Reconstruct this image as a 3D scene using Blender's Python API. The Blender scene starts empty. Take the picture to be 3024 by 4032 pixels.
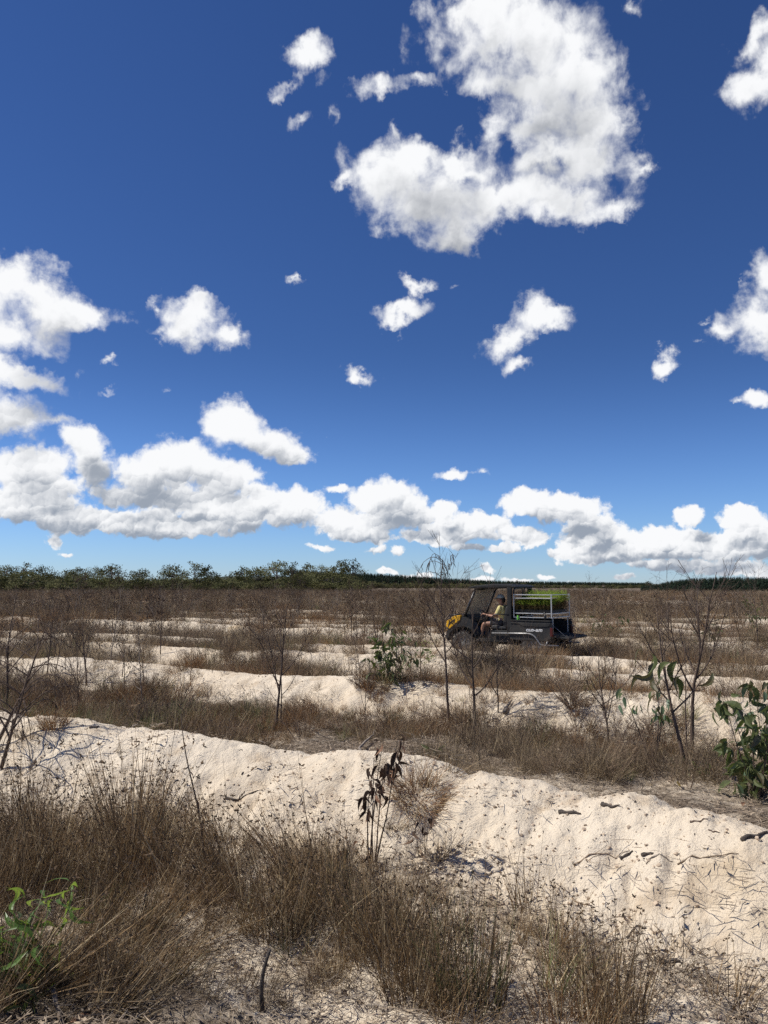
import bpy, bmesh, math, random
import numpy as np
from mathutils import Vector, Matrix, Euler

SC = bpy.context.scene
COL = SC.collection
R = math.radians
PI = math.pi

# ------------------------------------------------------------------ camera
EYE = 1.95
FPX, PITCH = 3264.0, R(4.97)
cam_data = bpy.data.cameras.new('camera')
cam = bpy.data.objects.new('camera', cam_data)
COL.objects.link(cam)
cam.location = (0, 0, EYE)
cam.rotation_euler = (PI / 2 + PITCH, 0, 0)
cam_data.sensor_fit = 'VERTICAL'
cam_data.sensor_height = 36.0
cam_data.lens = FPX * 36.0 / 4032.0
cam_data.clip_start = 0.05
cam_data.clip_end = 20000
SC.camera = cam

# ------------------------------------------------------------------ render look
SC.view_settings.view_transform = 'Standard'
SC.view_settings.look = 'None'
SC.view_settings.exposure = 0.0
SC.view_settings.gamma = 1.0
SC.view_settings.use_curve_mapping = False
try:
    SC.cycles.use_denoising = False
    SC.cycles.max_bounces = 6
    SC.cycles.transparent_max_bounces = 16
except Exception:
    pass

# ------------------------------------------------------------------ sun
SUN_DIR = Vector((-0.80, 0.10, 0.95)).normalized()      # towards the sun: left, a little ahead, high
sun_data = bpy.data.lights.new('sun', 'SUN')
sun_data.energy = 5.0
sun_data.angle = R(0.53)
sun_data.color = (1.0, 0.95, 0.87)
sun = bpy.data.objects.new('sun', sun_data)
COL.objects.link(sun)
sun.rotation_euler = (-SUN_DIR).to_track_quat('-Z', 'Y').to_euler()
SUN_EL = math.asin(SUN_DIR.z)
SUN_AZ = math.atan2(SUN_DIR.x, SUN_DIR.y)

# ------------------------------------------------------------------ world: sky and clouds
world = bpy.data.worlds.new('World')
SC.world = world
world.use_nodes = True
world.cycles.sampling_method = 'MANUAL'
world.cycles.sample_map_resolution = 256
WT = world.node_tree
WT.nodes.clear()
SKY_TINT_LOW, SKY_TINT_HIGH = (0.60, 0.83, 1.30, 1), (0.315, 0.46, 0.745, 1)


class NB:
    """tiny helper that writes node graphs as expressions"""

    def __init__(self, tree):
        self.t = tree

    def _in(self, sock, v):
        if v is None:
            return
        if isinstance(v, bpy.types.NodeSocket):
            self.t.links.new(v, sock)
        else:
            sock.default_value = v

    def node(self, kind, **kw):
        n = self.t.nodes.new(kind)
        for k, v in kw.items():
            setattr(n, k, v)
        return n

    def m(self, op, a, b=None, c=None, clamp=False):
        n = self.node('ShaderNodeMath', operation=op, use_clamp=clamp)
        self._in(n.inputs[0], a)
        self._in(n.inputs[1], b)
        self._in(n.inputs[2], c)
        return n.outputs[0]

    def v(self, op, a, b=None, s=None):
        n = self.node('ShaderNodeVectorMath', operation=op)
        self._in(n.inputs[0], a)
        self._in(n.inputs[1], b)
        if s is not None:
            self._in(n.inputs['Scale'], s)
        return n.outputs['Value'] if op in ('DOT_PRODUCT', 'LENGTH') else n.outputs[0]

    def noise(self, vec, scale, detail=4, rough=0.5, lac=2.0, dist=0.0, dims='3D', color=False):
        n = self.node('ShaderNodeTexNoise', noise_dimensions=dims)
        self._in(n.inputs['Vector'], vec)
        n.inputs['Scale'].default_value = scale
        n.inputs['Detail'].default_value = detail
        n.inputs['Roughness'].default_value = rough
        n.inputs['Lacunarity'].default_value = lac
        n.inputs['Distortion'].default_value = dist
        return n.outputs['Color'] if color else n.outputs[0]

    def ss(self, x, lo, hi, to0=0.0, to1=1.0):
        n = self.node('ShaderNodeMapRange', interpolation_type='SMOOTHSTEP')
        self._in(n.inputs['Value'], x)
        self._in(n.inputs['From Min'], lo)
        self._in(n.inputs['From Max'], hi)
        self._in(n.inputs['To Min'], to0)
        self._in(n.inputs['To Max'], to1)
        return n.outputs['Result']

    def mix(self, f, a, b, blend='MIX'):
        n = self.node('ShaderNodeMix', data_type='RGBA', blend_type=blend)
        self._in(n.inputs['Factor'], f)
        self._in(n.inputs[6], a)
        self._in(n.inputs[7], b)
        return n.outputs[2]

    def comb(self, x, y, z=0.0):
        n = self.node('ShaderNodeCombineXYZ')
        self._in(n.inputs[0], x)
        self._in(n.inputs[1], y)
        self._in(n.inputs[2], z)
        return n.outputs[0]


def ray(px, py):
    """photo pixel -> world direction"""
    dx, dy = (px - 1512) / FPX, (2016 - py) / FPX
    return Vector((dx, math.cos(PITCH) - dy * math.sin(PITCH), math.sin(PITCH) + dy * math.cos(PITCH)))


def azel(px, py):
    d = ray(px, py).normalized()
    return math.atan2(d.x, d.y), math.asin(d.z)


# cumulus masses: centre, half-sizes (in 1/1659ths of the picture width), weight, tilt in degrees
CLOUDS = [
    # the large cloud overhead
    (1120, 55, 185, 130, 1.1, -15), (1240, 160, 130, 110, 1.1, 0), (1000, 10, 90, 60, 1, 0), (1150, 190, 120, 70, .9, 0),
    (1265, 245, 110, 80, 1, 0), (1290, 330, 95, 85, .95, 0), (1370, 330, 55, 45, .75, -25), (1375, 370, 50, 60, .7, 0),
    (1340, 445, 70, 38, .85, 10),
    (850, 370, 105, 88, 1.1, 0), (930, 445, 150, 80, 1.1, 0), (985, 500, 110, 48, 1, 10), (1090, 440, 170, 68, 1.0, 10),
    (1230, 430, 140, 55, .95, 8), (1010, 380, 130, 45, .9, 0), (1150, 350, 100, 28, .8, 0), (1060, 330, 60, 50, .62, 0),
    (760, 398, 55, 24, .8, 0), (862, 280, 16, 26, .7, 0), (1000, 300, 20, 24, .6, 0), (1075, 265, 50, 40, .55, 0), (1190, 270, 70, 60, .8, 0),
    (1130, 290, 95, 60, 1.0, 0), (1070, 285, 60, 45, .75, 0), (1200, 330, 100, 60, .9, 0), (1000, 345, 80, 40, .8, 0), (920, 330, 60, 40, .8, 0), (1330, 270, 50, 60, .8, 0),
    (1050, 105, 105, 95, 1.1, 0), (1060, 180, 80, 50, .9, 0), (1400, 355, 40, 26, .8, 0),
    # the same banks carried on past the frame
    (-90, 1080, 160, 55, 1.1, 0), (-190, 1120, 160, 40, 1.1, 0), (-110, 1010, 110, 60, 1.1, 0), (-70, 640, 110, 75, 1.05, 0), (-170, 690, 90, 50, 1, 0), (-80, 850, 110, 50, 1, 0), (-200, 900, 60, 35, 1, 0),
    (1750, 1160, 110, 50, 1.1, 0), (1850, 1190, 130, 36, 1.1, 0), (1760, 680, 90, 55, 1.05, 0), (1740, 140, 100, 70, 1, 0), (1850, 980, 70, 36, 1, 0), (1760, 860, 70, 36, 1, 0),
    # wisps to its left
    (655, 112, 62, 42, .85, 10), (620, 165, 55, 22, .62, 20), (583, 185, 24, 22, .6, 0), (655, 258, 42, 30, .75, 30),
    (735, 245, 20, 32, .6, 0), (700, 170, 40, 30, .5, 0), (825, 188, 70, 38, .85, 0), (880, 110, 38, 66, .62, 0),
    (910, 175, 60, 26, .7, 0), (945, 60, 45, 60, .6, 0),
    # right rim
    (1640, 165, 95, 75, .95, 20), (1640, 70, 62, 50, .85, 0), (1590, 185, 60, 40, .7, 0), (1365, 18, 34, 28, .7, 0), (1440, 5, 26, 16, .55, 0),
    (1650, 690, 125, 62, 1.0, 12), (1650, 600, 55, 60, .9, 0), (1560, 722, 55, 28, .8, 0), (1510, 700, 26, 12, .6, 0),
    (1433, 784, 42, 26, .95, 0), (1655, 852, 55, 30, .9, 0), (1600, 860, 20, 14, .6, 0),
    # left, half-way up
    (15, 590, 70, 62, 1.0, -20), (90, 640, 130, 70, 1.1, -20), (190, 680, 80, 48, 1.0, 0), (30, 710, 120, 75, 1.05, 0), (250, 705, 42, 36, .75, 0),
    (40, 815, 150, 42, 1.05, -5), (20, 900, 120, 62, 1.05, 0), (130, 915, 45, 20, .6, 0),
    (410, 690, 90, 60, 1.1, -10), (330, 660, 24, 15, .75, 0), (435, 655, 52, 24, .8, 0), (350, 715, 40, 18, .7, 0), (505, 745, 42, 36, .9, 0), (383, 640, 12, 16, .5, 0),
    (165, 795, 30, 30, .58, 0), (230, 782, 22, 14, .7, 0), (370, 845, 20, 15, .58, 0), (240, 848, 28, 12, .48, 0),
    # middle
    (905, 612, 50, 24, .9, -8), (855, 668, 72, 32, 1.0, 6), (638, 590, 28, 12, .62, -12), (985, 622, 16, 12, .5, 0), (787, 805, 44, 23, .95, -5),
    (1150, 675, 60, 52, 1.0, 0), (1200, 690, 68, 34, .95, -5), (1100, 735, 75, 40, 1.0, 20), (1105, 793, 44, 24, .9, 0),
    (975, 1028, 68, 16, .8, 0), (1045, 1022, 26, 16, .5, 0), (692, 942, 22, 12, .55, 0),
    # lower left
    (500, 915, 78, 52, 1.15, 0), (590, 955, 100, 48, 1.15, -12), (640, 985, 48, 28, 1.0, 0),
    (50, 1010, 125, 62, 1.1, 0), (180, 960, 72, 42, 1.1, 0), (200, 1010, 60, 60, 1.0, 0), (330, 1020, 110, 62, 1.15, 0), (410, 990, 100, 60, 1.15, 0),
    (490, 1030, 110, 44, 1.1, 0), (400, 1075, 160, 34, 1.05, 0),
    (60, 1090, 160, 48, 1.1, 0), (180, 1120, 150, 36, 1.1, 0), (330, 1130, 170, 40, 1.1, 0), (500, 1110, 130, 46, 1.1, 0), (120, 1165, 34, 26, .6, 0), (140, 1193, 30, 12, .62, 0),
    (270, 1070, 110, 36, .8, 0), (110, 1050, 110, 36, .8, 0), (560, 1065, 80, 30, .85, 0), (430, 1145, 140, 22, .9, 0),
    (1310, 1207, 120, 18, .85, 0), (1450, 1222, 150, 18, .8, 0), (1620, 1235, 110, 16, .8, 0), (1240, 1190, 80, 16, .85, 0), (1090, 1185, 60, 14, .8, 0),
    # bank along the horizon
    (620, 1100, 110, 48, 1.1, 0), (725, 1055, 50, 18, .85, 0), (830, 1080, 95, 52, 1.15, 0), (880, 1105, 90, 42, 1.1, 0), (960, 1098, 34, 32, 1.05, 0),
    (760, 1130, 120, 36, 1.1, 0), (790, 1158, 90, 20, .95, 0), (1010, 1135, 110, 34, 1.1, 0), (940, 1158, 110, 22, 1, 0), (1130, 1160, 90, 24, 1, 0),
    (1140, 1090, 75, 36, 1.15, 0), (1230, 1105, 95, 38, 1.15, 0), (1280, 1140, 80, 34, 1.1, 0), (1300, 1172, 110, 28, 1.1, 0), (1440, 1165, 130, 36, 1.1, 0),
    (1400, 1190, 180, 24, 1.05, 0), (1560, 1180, 120, 34, 1.1, 0), (1490, 1110, 42, 32, 1.05, 0), (1600, 1120, 66, 36, 1.1, 0), (1650, 1165, 90, 60, 1.1, 0), (1580, 1225, 130, 20, .85, 0), (1500, 1215, 90, 14, .7, 0), (1650, 1245, 60, 14, .7, 0), (1340, 1250, 50, 10, .6, 0), (1180, 1245, 40, 10, .6, 0), (700, 1185, 60, 12, .6, 0), (1010, 1180, 70, 14, .7, 0),
    (860, 1192, 30, 18, .7, 0), (820, 1186, 34, 16, .6, 0), (1052, 1224, 26, 14, .72, -30), (1040, 1250, 36, 12, .7, 0), (1120, 1252, 60, 10, .6, 0), (840, 1236, 28, 12, .75, 0), (920, 1243, 34, 12, .65, 0), (880, 1250, 30, 10, .6, 0), (1230, 1255, 26, 10, .55, 0),
]

W = NB(WT)
tc = W.node('ShaderNodeTexCoord')
DIRV = W.v('NORMALIZE', tc.outputs['Generated'])
sep = W.node('ShaderNodeSeparateXYZ')
WT.links.new(DIRV, sep.inputs[0])
AZ = W.m('ARCTAN2', sep.outputs[0], sep.outputs[1])
EL = W.m('ARCSINE', sep.outputs[2])
AE = W.comb(AZ, EL)
low = W.ss(EL, 0.02, 0.30)                                   # 0 at the horizon, 1 overhead
# clear sky
sky = W.node('ShaderNodeTexSky', sky_type='NISHITA')
sky.sun_disc = False
sky.sun_elevation = SUN_EL
sky.sun_rotation = SUN_AZ
sky.altitude = 0
sky.air_density = 1.0
sky.dust_density = 0.0
sky.ozone_density = 4.0
tint = W.mix(W.ss(EL, 0.0, 0.30), SKY_TINT_LOW, SKY_TINT_HIGH)
SKYCOL = W.v('MULTIPLY', sky.outputs[0], tint)
# bend the outlines: broad, then fine
w1 = W.v('SUBTRACT', W.noise(AE, 11.0, 2, 0.55, dims='2D', color=True), (0.5, 0.5, 0.5))
w2 = W.v('SUBTRACT', W.noise(AE, 48.0, 4, 0.62, dims='2D', color=True), (0.5, 0.5, 0.5))
AEW = W.v('ADD', AE, W.v('SCALE', w1, s=W.m('MULTIPLY_ADD', low, 0.032, 0.016)))
AEW = W.v('ADD', AEW, W.v('SCALE', w2, s=W.m('MULTIPLY_ADD', low, 0.020, 0.010)))
AEUP = W.v('ADD', AEW, W.v('SCALE', (-0.010, 0.022, 0.0), s=W.m('MULTIPLY_ADD', low, 0.9, 1.0)))
sepw = W.node('ShaderNodeSeparateXYZ')
WT.links.new(AEW, sepw.inputs[0])
# billowing detail, and the same looked up a little towards the sun
nz_hi = W.noise(AE, 23.0, 10, 0.545, lac=2.1, dims='2D', dist=0.2)
nz_lo = W.noise(AE, 52.0, 8, 0.55, lac=2.1, dims='2D', dist=0.1)
sh_hi = W.noise(W.v('ADD', AE, (-0.008, 0.016, 0)), 25.0, 3, 0.5, lac=2.1, dims='2D', dist=0.2)
sh_lo = W.noise(W.v('ADD', AE, (-0.0022, 0.0046, 0)), 52.0, 4, 0.55, lac=2.1, dims='2D', dist=0.1)
soft = W.noise(AE, 7.5, 3, 0.5, dims='2D')


def fmix(f, a, b):
    return W.m('ADD', W.m('MULTIPLY', W.m('SUBTRACT', 1.0, f), a), W.m('MULTIPLY', f, b))




def puffs(vec, scale, det):
    n = W.node('ShaderNodeTexVoronoi', voronoi_dimensions='2D', feature='F1')
    W._in(n.inputs['Vector'], vec)
    n.inputs['Scale'].default_value = scale
    n.inputs['Detail'].default_value = det
    n.inputs['Roughness'].default_value = 0.5
    n.inputs['Lacunarity'].default_value = 2.3
    return W.m('MULTIPLY_ADD', n.outputs['Distance'], -0.75, 0.84)


WRP = W.v('ADD', AE, W.v('SCALE', w2, s=0.014))
PUF = fmix(low, puffs(WRP, 50.0, 3.0), puffs(WRP, 17.0, 2.0))
PUS = fmix(low, puffs(W.v('ADD', WRP, (-0.0022, 0.0046, 0)), 50.0, 2.0), puffs(W.v('ADD', WRP, (-0.007, 0.014, 0)), 17.0, 1.0))


def cells(scale):
    """each rounded puff brighter on the side that faces the sun"""
    n = W.node('ShaderNodeTexVoronoi', voronoi_dimensions='2D', feature='SMOOTH_F1')
    W._in(n.inputs['Vector'], WRP)
    n.inputs['Scale'].default_value = scale
    n.inputs['Smoothness'].default_value = 0.22
    q = W.v('SUBTRACT', WRP, n.outputs['Position'])
    return W.v('DOT_PRODUCT', W.v('SCALE', q, s=scale), (-0.45, 0.9, 0.0))


CELL = W.m('ADD', cells(34.0), W.m('MULTIPLY', cells(82.0), 0.7))
PW = W.m('MULTIPLY_ADD', low, -0.28, 0.52)
NZ = fmix(PW, fmix(low, nz_lo, nz_hi), PUF)
SH = fmix(PW, fmix(low, sh_lo, sh_hi), PUS)

# the look of a cloud from its thickness, as a node group used once per patch of sky
G = bpy.data.node_groups.new('cloud_look', 'ShaderNodeTree')
for nm, ty, io in (('dens4', 'NodeSocketFloat', 'INPUT'), ('lit', 'NodeSocketFloat', 'INPUT'), ('nz', 'NodeSocketFloat', 'INPUT'),
                   ('sh', 'NodeSocketFloat', 'INPUT'), ('above4', 'NodeSocketFloat', 'INPUT'), ('cell', 'NodeSocketFloat', 'INPUT'), ('low', 'NodeSocketFloat', 'INPUT'), ('soft', 'NodeSocketFloat', 'INPUT'),
                   ('sky', 'NodeSocketColor', 'INPUT'), ('color', 'NodeSocketColor', 'OUTPUT')):
    G.interface.new_socket(nm, in_out=io, socket_type=ty)
gi = G.nodes.new('NodeGroupInput')
go = G.nodes.new('NodeGroupOutput')
Q = NB(G)
I = gi.outputs
dens = Q.m('POWER', Q.m('MAXIMUM', I['dens4'], 0.0), 0.25)
rel = Q.m('SUBTRACT', I['nz'], I['sh'])                       # >0 on the side that faces the sun
D = Q.m('ADD', dens, Q.m('MULTIPLY', Q.m('SUBTRACT', I['nz'], 0.49), Q.m('MULTIPLY_ADD', I['low'], 0.72, 0.70)))
D = Q.m('MULTIPLY', D, Q.ss(dens, 0.0, 0.16))
alpha = Q.ss(D, Q.m('MULTIPLY_ADD', I['low'], -0.02, 0.19), Q.m('MULTIPLY_ADD', I['low'], 0.42, 0.36))
shade = Q.m('DIVIDE', I['lit'], Q.m('ADD', I['dens4'], 0.0004))
above = Q.m('POWER', Q.m('MAXIMUM', I['above4'], 0.0), 0.25)
b = Q.m('MULTIPLY_ADD', shade, Q.m('MULTIPLY_ADD', I['low'], -0.15, 0.45), Q.m('MULTIPLY_ADD', I['low'], 0.14, 0.83))
b = Q.m('SUBTRACT', b, Q.m('MULTIPLY', Q.m('SUBTRACT', above, 0.42), Q.m('MULTIPLY_ADD', I['low'], -0.40, 1.02)))
b = Q.m('ADD', b, Q.m('MULTIPLY', I['cell'], Q.m('MULTIPLY_ADD', I['low'], -0.20, 0.25)))
b = Q.m('ADD', b, Q.m('MULTIPLY', rel, Q.m('MULTIPLY_ADD', I['low'], -0.55, 0.78)))
b = Q.m('ADD', b, Q.m('MULTIPLY', Q.m('SUBTRACT', I['soft'], 0.47), Q.m('MULTIPLY_ADD', I['low'], 1.1, 0.8)))
b = Q.m('ADD', b, Q.m('MULTIPLY', Q.m('SUBTRACT', 1.0, Q.ss(D, 0.15, 0.75)), Q.m('MULTIPLY_ADD', I['low'], 0.16, 0.06)))
b = Q.ss(b, 0.15, 1.05)
cc = Q.mix(b, Q.mix(I['low'], (0.31, 0.36, 0.44, 1), (0.40, 0.42, 0.46, 1)), (0.955, 0.965, 0.98, 1))
cc = Q.v('SCALE', cc, s=10.0)
G.links.new(Q.mix(alpha, I['sky'], cc), go.inputs['color'])


def leaf(d4, lit, above):
    n = W.node('ShaderNodeGroup')
    n.node_tree = G
    for k, v in (('dens4', d4), ('lit', lit), ('above4', above), ('cell', CELL), ('nz', NZ), ('sh', SH), ('low', low), ('soft', soft), ('sky', SKYCOL)):
        W._in(n.inputs[k], v)
    bg = W.node('ShaderNodeBackground')
    bg.inputs['Strength'].default_value = 0.10
    WT.links.new(n.outputs[0], bg.inputs['Color'])
    return bg.outputs[0]


def bare():
    bg = W.node('ShaderNodeBackground')
    bg.inputs['Strength'].default_value = 0.10
    WT.links.new(SKYCOL, bg.inputs['Color'])
    return bg.outputs[0]


LDIR = (-0.45, 0.9, 0.0)
BL = []
for cx, cy, rx, ry, wt, rot in CLOUDS:
    K = 3024 / 1659.0
    a0, e0 = azel(cx * K, cy * K)
    aL, _ = azel((cx - rx) * K, cy * K)
    aR, _ = azel((cx + rx) * K, cy * K)
    _, eT = azel(cx * K, (cy - ry) * K)
    _, eB = azel(cx * K, (cy + ry) * K)
    gr = 0.66 if e0 > .25 else 0.615
    wt = wt * .84 if wt < .8 and e0 > .12 else wt
    sa, se = (aR - aL) * gr, (eT - eB) * gr
    ra, re_ = (sa, se) if not rot else (math.hypot(sa * math.cos(R(rot)), se * math.sin(R(rot))), math.hypot(sa * math.sin(R(rot)), se * math.cos(R(rot))))
    BL.append((a0, e0, sa, se, wt, R(rot), ra, re_))


def patch(blobs):
    """the clouds of one patch of sky, summed up in a node group"""
    P = bpy.data.node_groups.new('cloud_patch', 'ShaderNodeTree')
    P.interface.new_socket('at', in_out='INPUT', socket_type='NodeSocketVector')
    P.interface.new_socket('dens4', in_out='OUTPUT', socket_type='NodeSocketFloat')
    P.interface.new_socket('lit', in_out='OUTPUT', socket_type='NodeSocketFloat')
    pi_, po = P.nodes.new('NodeGroupInput'), P.nodes.new('NodeGroupOutput')
    X = NB(P)
    at = pi_.outputs[0]
    acc, base = None, at
    for i, (a0, e0, sa, se, wt, rot, ra, re_) in enumerate(blobs):
        if i and i % 8 == 0:                 # (keeps the shader compiler's stack small)
            base = X.v('ADD', at, X.v('SCALE', acc, s=1e-9))
        if abs(rot) < 1e-4:
            n = X.node('ShaderNodeVectorMath', operation='MULTIPLY_ADD')
            X._in(n.inputs[0], base)
            n.inputs[1].default_value = (1 / sa, 1 / se, 0)
            n.inputs[2].default_value = (-a0 / sa, -e0 / se, 0)
            q = n.outputs[0]
        else:
            mp = X.node('ShaderNodeMapping', vector_type='TEXTURE')
            P.links.new(base, mp.inputs['Vector'])
            mp.inputs['Location'].default_value = (a0, e0, 0)
            mp.inputs['Rotation'].default_value = (0, 0, rot)
            mp.inputs['Scale'].default_value = (sa, se, 1)
            q = mp.outputs[0]
        w = X.m('MAXIMUM', X.m('MULTIPLY_ADD', X.v('LENGTH', q), -wt, wt), 0.0)
        w2_ = X.m('MULTIPLY', w, w)
        t = X.v('SCALE', X.comb(1.0, X.v('DOT_PRODUCT', q, LDIR)), s=X.m('MULTIPLY', w2_, w2_))
        acc = t if acc is None else X.v('ADD', acc, t)
    sp = X.node('ShaderNodeSeparateXYZ')
    P.links.new(acc, sp.inputs[0])
    P.links.new(sp.outputs[0], po.inputs[0])
    P.links.new(sp.outputs[1], po.inputs[1])
    n = W.node('ShaderNodeGroup')
    n.node_tree = P
    WT.links.new(AEW, n.inputs[0])
    n2 = W.node('ShaderNodeGroup')
    n2.node_tree = P
    WT.links.new(AEUP, n2.inputs[0])
    return leaf(n.outputs[0], n.outputs[1], n2.outputs[0])


def split(blobs, box, depth):
    """a tree over the sky: only the clouds of the patch that is looked at are worked out"""
    if not blobs:
        return bare()
    if len(blobs) <= 9 or depth == 0:
        return patch(blobs)
    best = None
    for ax in (0, 1):
        lo_, hi_ = box[ax]
        for k in range(1, 12):
            c = lo_ + (hi_ - lo_) * k / 12
            A = [q for q in blobs if q[ax] - q[6 + ax] < c + (.05 if ax else 0)]
            B = [q for q in blobs if q[ax] + q[6 + ax] > c - (0 if ax else .02)]
            fr = (c - lo_) / (hi_ - lo_)
            cost = len(A) * fr + len(B) * (1 - fr) + 0.15 * (len(A) + len(B))
            if best is None or cost < best[0]:
                best = (cost, ax, c, A, B)
    _, ax, c, A, B = best
    n = W.node('ShaderNodeMixShader')
    WT.links.new(W.m('GREATER_THAN', sepw.outputs[ax], c), n.inputs[0])
    b0, b1 = list(box), list(box)
    b0[ax], b1[ax] = (box[ax][0], c), (c, box[ax][1])
    WT.links.new(split(A, b0, depth - 1), n.inputs[1])
    WT.links.new(split(B, b1, depth - 1), n.inputs[2])
    return n.outputs[0]


inside = split(BL, [(-0.60, 0.60), (0.0, 0.70)], 5)
# beyond the frame the sky carries the same kind of scattered cumulus
og = W.noise(DIRV, 4.2, 4, 0.5)
gd = W.m('MULTIPLY', W.ss(og, 0.52, 0.75), W.ss(EL, 0.02, 0.08))
og2 = W.noise(W.v('ADD', DIRV, (0, 0, .045)), 4.2, 4, 0.5)
outside = leaf(W.m('POWER', gd, 4.0), W.m('MULTIPLY', W.m('POWER', gd, 4.0), 0.1), W.m('POWER', W.ss(og2, 0.52, 0.75), 4.0))
inf = W.m('MULTIPLY', W.m('LESS_THAN', W.m('ABSOLUTE', sepw.outputs[0]), 0.60), W.m('LESS_THAN', sepw.outputs[1], 0.70))
m1 = W.node('ShaderNodeMixShader')
WT.links.new(inf, m1.inputs[0])
WT.links.new(outside, m1.inputs[1])
WT.links.new(inside, m1.inputs[2])
m2 = W.node('ShaderNodeMixShader')
WT.links.new(W.m('GREATER_THAN', EL, 0.0), m2.inputs[0])
WT.links.new(bare(), m2.inputs[1])
WT.links.new(m1.outputs[0], m2.inputs[2])
wo = W.node('ShaderNodeOutputWorld')
WT.links.new(m2.outputs[0], wo.inputs['Surface'])

# ------------------------------------------------------------------ numeric noise
def _hash(ix, iy, seed):
    h = (ix.astype(np.int64) * 374761393 + iy.astype(np.int64) * 668265263 + seed * 974634777) & 0xFFFFFFFF
    h = ((h ^ (h >> 13)) * 1274126177) & 0xFFFFFFFF
    return ((h ^ (h >> 16)) & 0xFFFF) / 65535.0


def vnoise(x, y, seed=0):
    x, y = np.asarray(x, float), np.asarray(y, float)
    ix, iy = np.floor(x), np.floor(y)
    fx, fy = x - ix, y - iy
    fx, fy = fx * fx * fx * (fx * (fx * 6 - 15) + 10), fy * fy * fy * (fy * (fy * 6 - 15) + 10)
    a, b = _hash(ix, iy, seed), _hash(ix + 1, iy, seed)
    c, d = _hash(ix, iy + 1, seed), _hash(ix + 1, iy + 1, seed)
    return (a * (1 - fx) + b * fx) * (1 - fy) + (c * (1 - fx) + d * fx) * fy


def fbm(x, y, seed=0, octv=4, gain=0.5):
    s, a, t = 0.0, 1.0, 0.0
    for o in range(octv):
        s = s + a * vnoise(x * 2.03 ** o + 17.3 * o, y * 2.03 ** o - 9.1 * o, seed + o)
        t += a
        a *= gain
    return s / t


# ------------------------------------------------------------------ ground shape: parallel planting mounds
SLOPE = 0.60
NRM = math.hypot(1, SLOPE)
MOUNDS = [(-13.5, .42, 1.15), (-6.8, .42, 1.15), (-0.1, .34, 1.1), (6.9, .46, 1.22), (13.4, .46, 1.2), (18.2, .36, 1.1), (21.9, .30, .95), (27.4, .46, 1.2)]
_c = 32.1
while _c < 420:
    MOUNDS.append((_c, .30 + .12 * ((_c * 7.31) % 1), 1.05))
    _c += 4.7
MC = np.array([m[0] for m in MOUNDS])
MA = np.array([m[1] for m in MOUNDS])
MW = np.array([m[2] for m in MOUNDS])


def mound_coord(x, y):
    """signed distance (m, + = far side) to the nearest mound's crest, and that mound's number"""
    wob = (fbm(x * .16, y * .16, 5, 2) - .5) * 1.5 + (fbm(x * .55, y * .55, 8, 2) - .5) * .45
    c = y + SLOPE * x + wob + .42 * np.clip(x - .4, 0, 2.8) * np.exp(-((y - 5.2) / 2.6) ** 2)
    i = np.clip(np.searchsorted(MC, c), 1, len(MC) - 1)
    i = np.where(np.abs(c - MC[i - 1]) < np.abs(c - MC[i]), i - 1, i)
    return (c - MC[i]) / NRM, i


def H(x, y, fine=True):
    x, y = np.asarray(x, float), np.asarray(y, float)
    d, i = mound_coord(x, y)
    amp = MA[i] * (0.72 + 0.56 * fbm(x * .33 + 3.1 * i, y * .33, 21, 2))
    t = np.clip(np.abs(d) / MW[i], 0, 1)
    prof = (0.5 + 0.5 * np.cos(PI * t)) ** 0.85
    h = amp * prof
    h = h + 0.10 * (fbm(x * .5, y * .5, 31, 3) - .5) + (fbm(x * .05, y * .05, 37, 2) - .5) * .25 * np.clip((y - 30) / 60, 0, 1)
    if fine:
        r = np.hypot(x, y)
        # lumps, and little rills that run down the sides of the mounds
        k = np.clip((45 - r) / 30, 0, 1)
        u = (-x + SLOPE * y) / NRM
        side = np.sin(PI * np.clip(t, 0, 1))
        rill = np.abs(fbm(u * 2.6, d * .7, 41, 3) - .5) * 2
        h = h + k * ((0.10 + .06 * np.clip((9 - r) / 3, 0, 1)) * (fbm(x * 2.3, y * 2.3, 43, 4, .58) - .5) + .24 * np.clip((10 - r) / 4, 0, 1) * prof * (fbm(x * .95, y * .95, 45, 2) - .5) - 0.085 * side * (1 - rill) ** 3)
        k2 = np.clip((16 - r) / 10, 0, 1)
        cl = fbm(x * 15, y * 15, 47, 3, .6)
        h = h + k2 * (0.030 * np.clip(cl - .52, 0, 1) * 2 + 0.014 * (fbm(x * 38, y * 38, 53, 2) - .5))
    return h


def Hs(x, y):
    return float(H(np.array([x]), np.array([y]))[0])


def at(px, py, extra=0.0):
    """point where the photo pixel's line of sight meets the ground"""
    d = ray(px, py)
    t = np.concatenate([np.arange(2.5, 40, .02), np.arange(40, 400, .25)])
    X, Y, Z = d.x * t, d.y * t, EYE + d.z * t
    hit = np.nonzero(Z <= H(X, Y, False) + extra)[0]
    k = hit[0] if len(hit) else len(t) - 1
    return Vector((X[k], Y[k], Hs(X[k], Y[k])))


def at_depth(px, Y, py=None):
    """point of the ground under a photo column at forward distance Y"""
    d = ray(px, 2300 if py is None else py)
    x = d.x / d.y * Y
    return Vector((x, Y, Hs(x, Y)))


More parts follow.
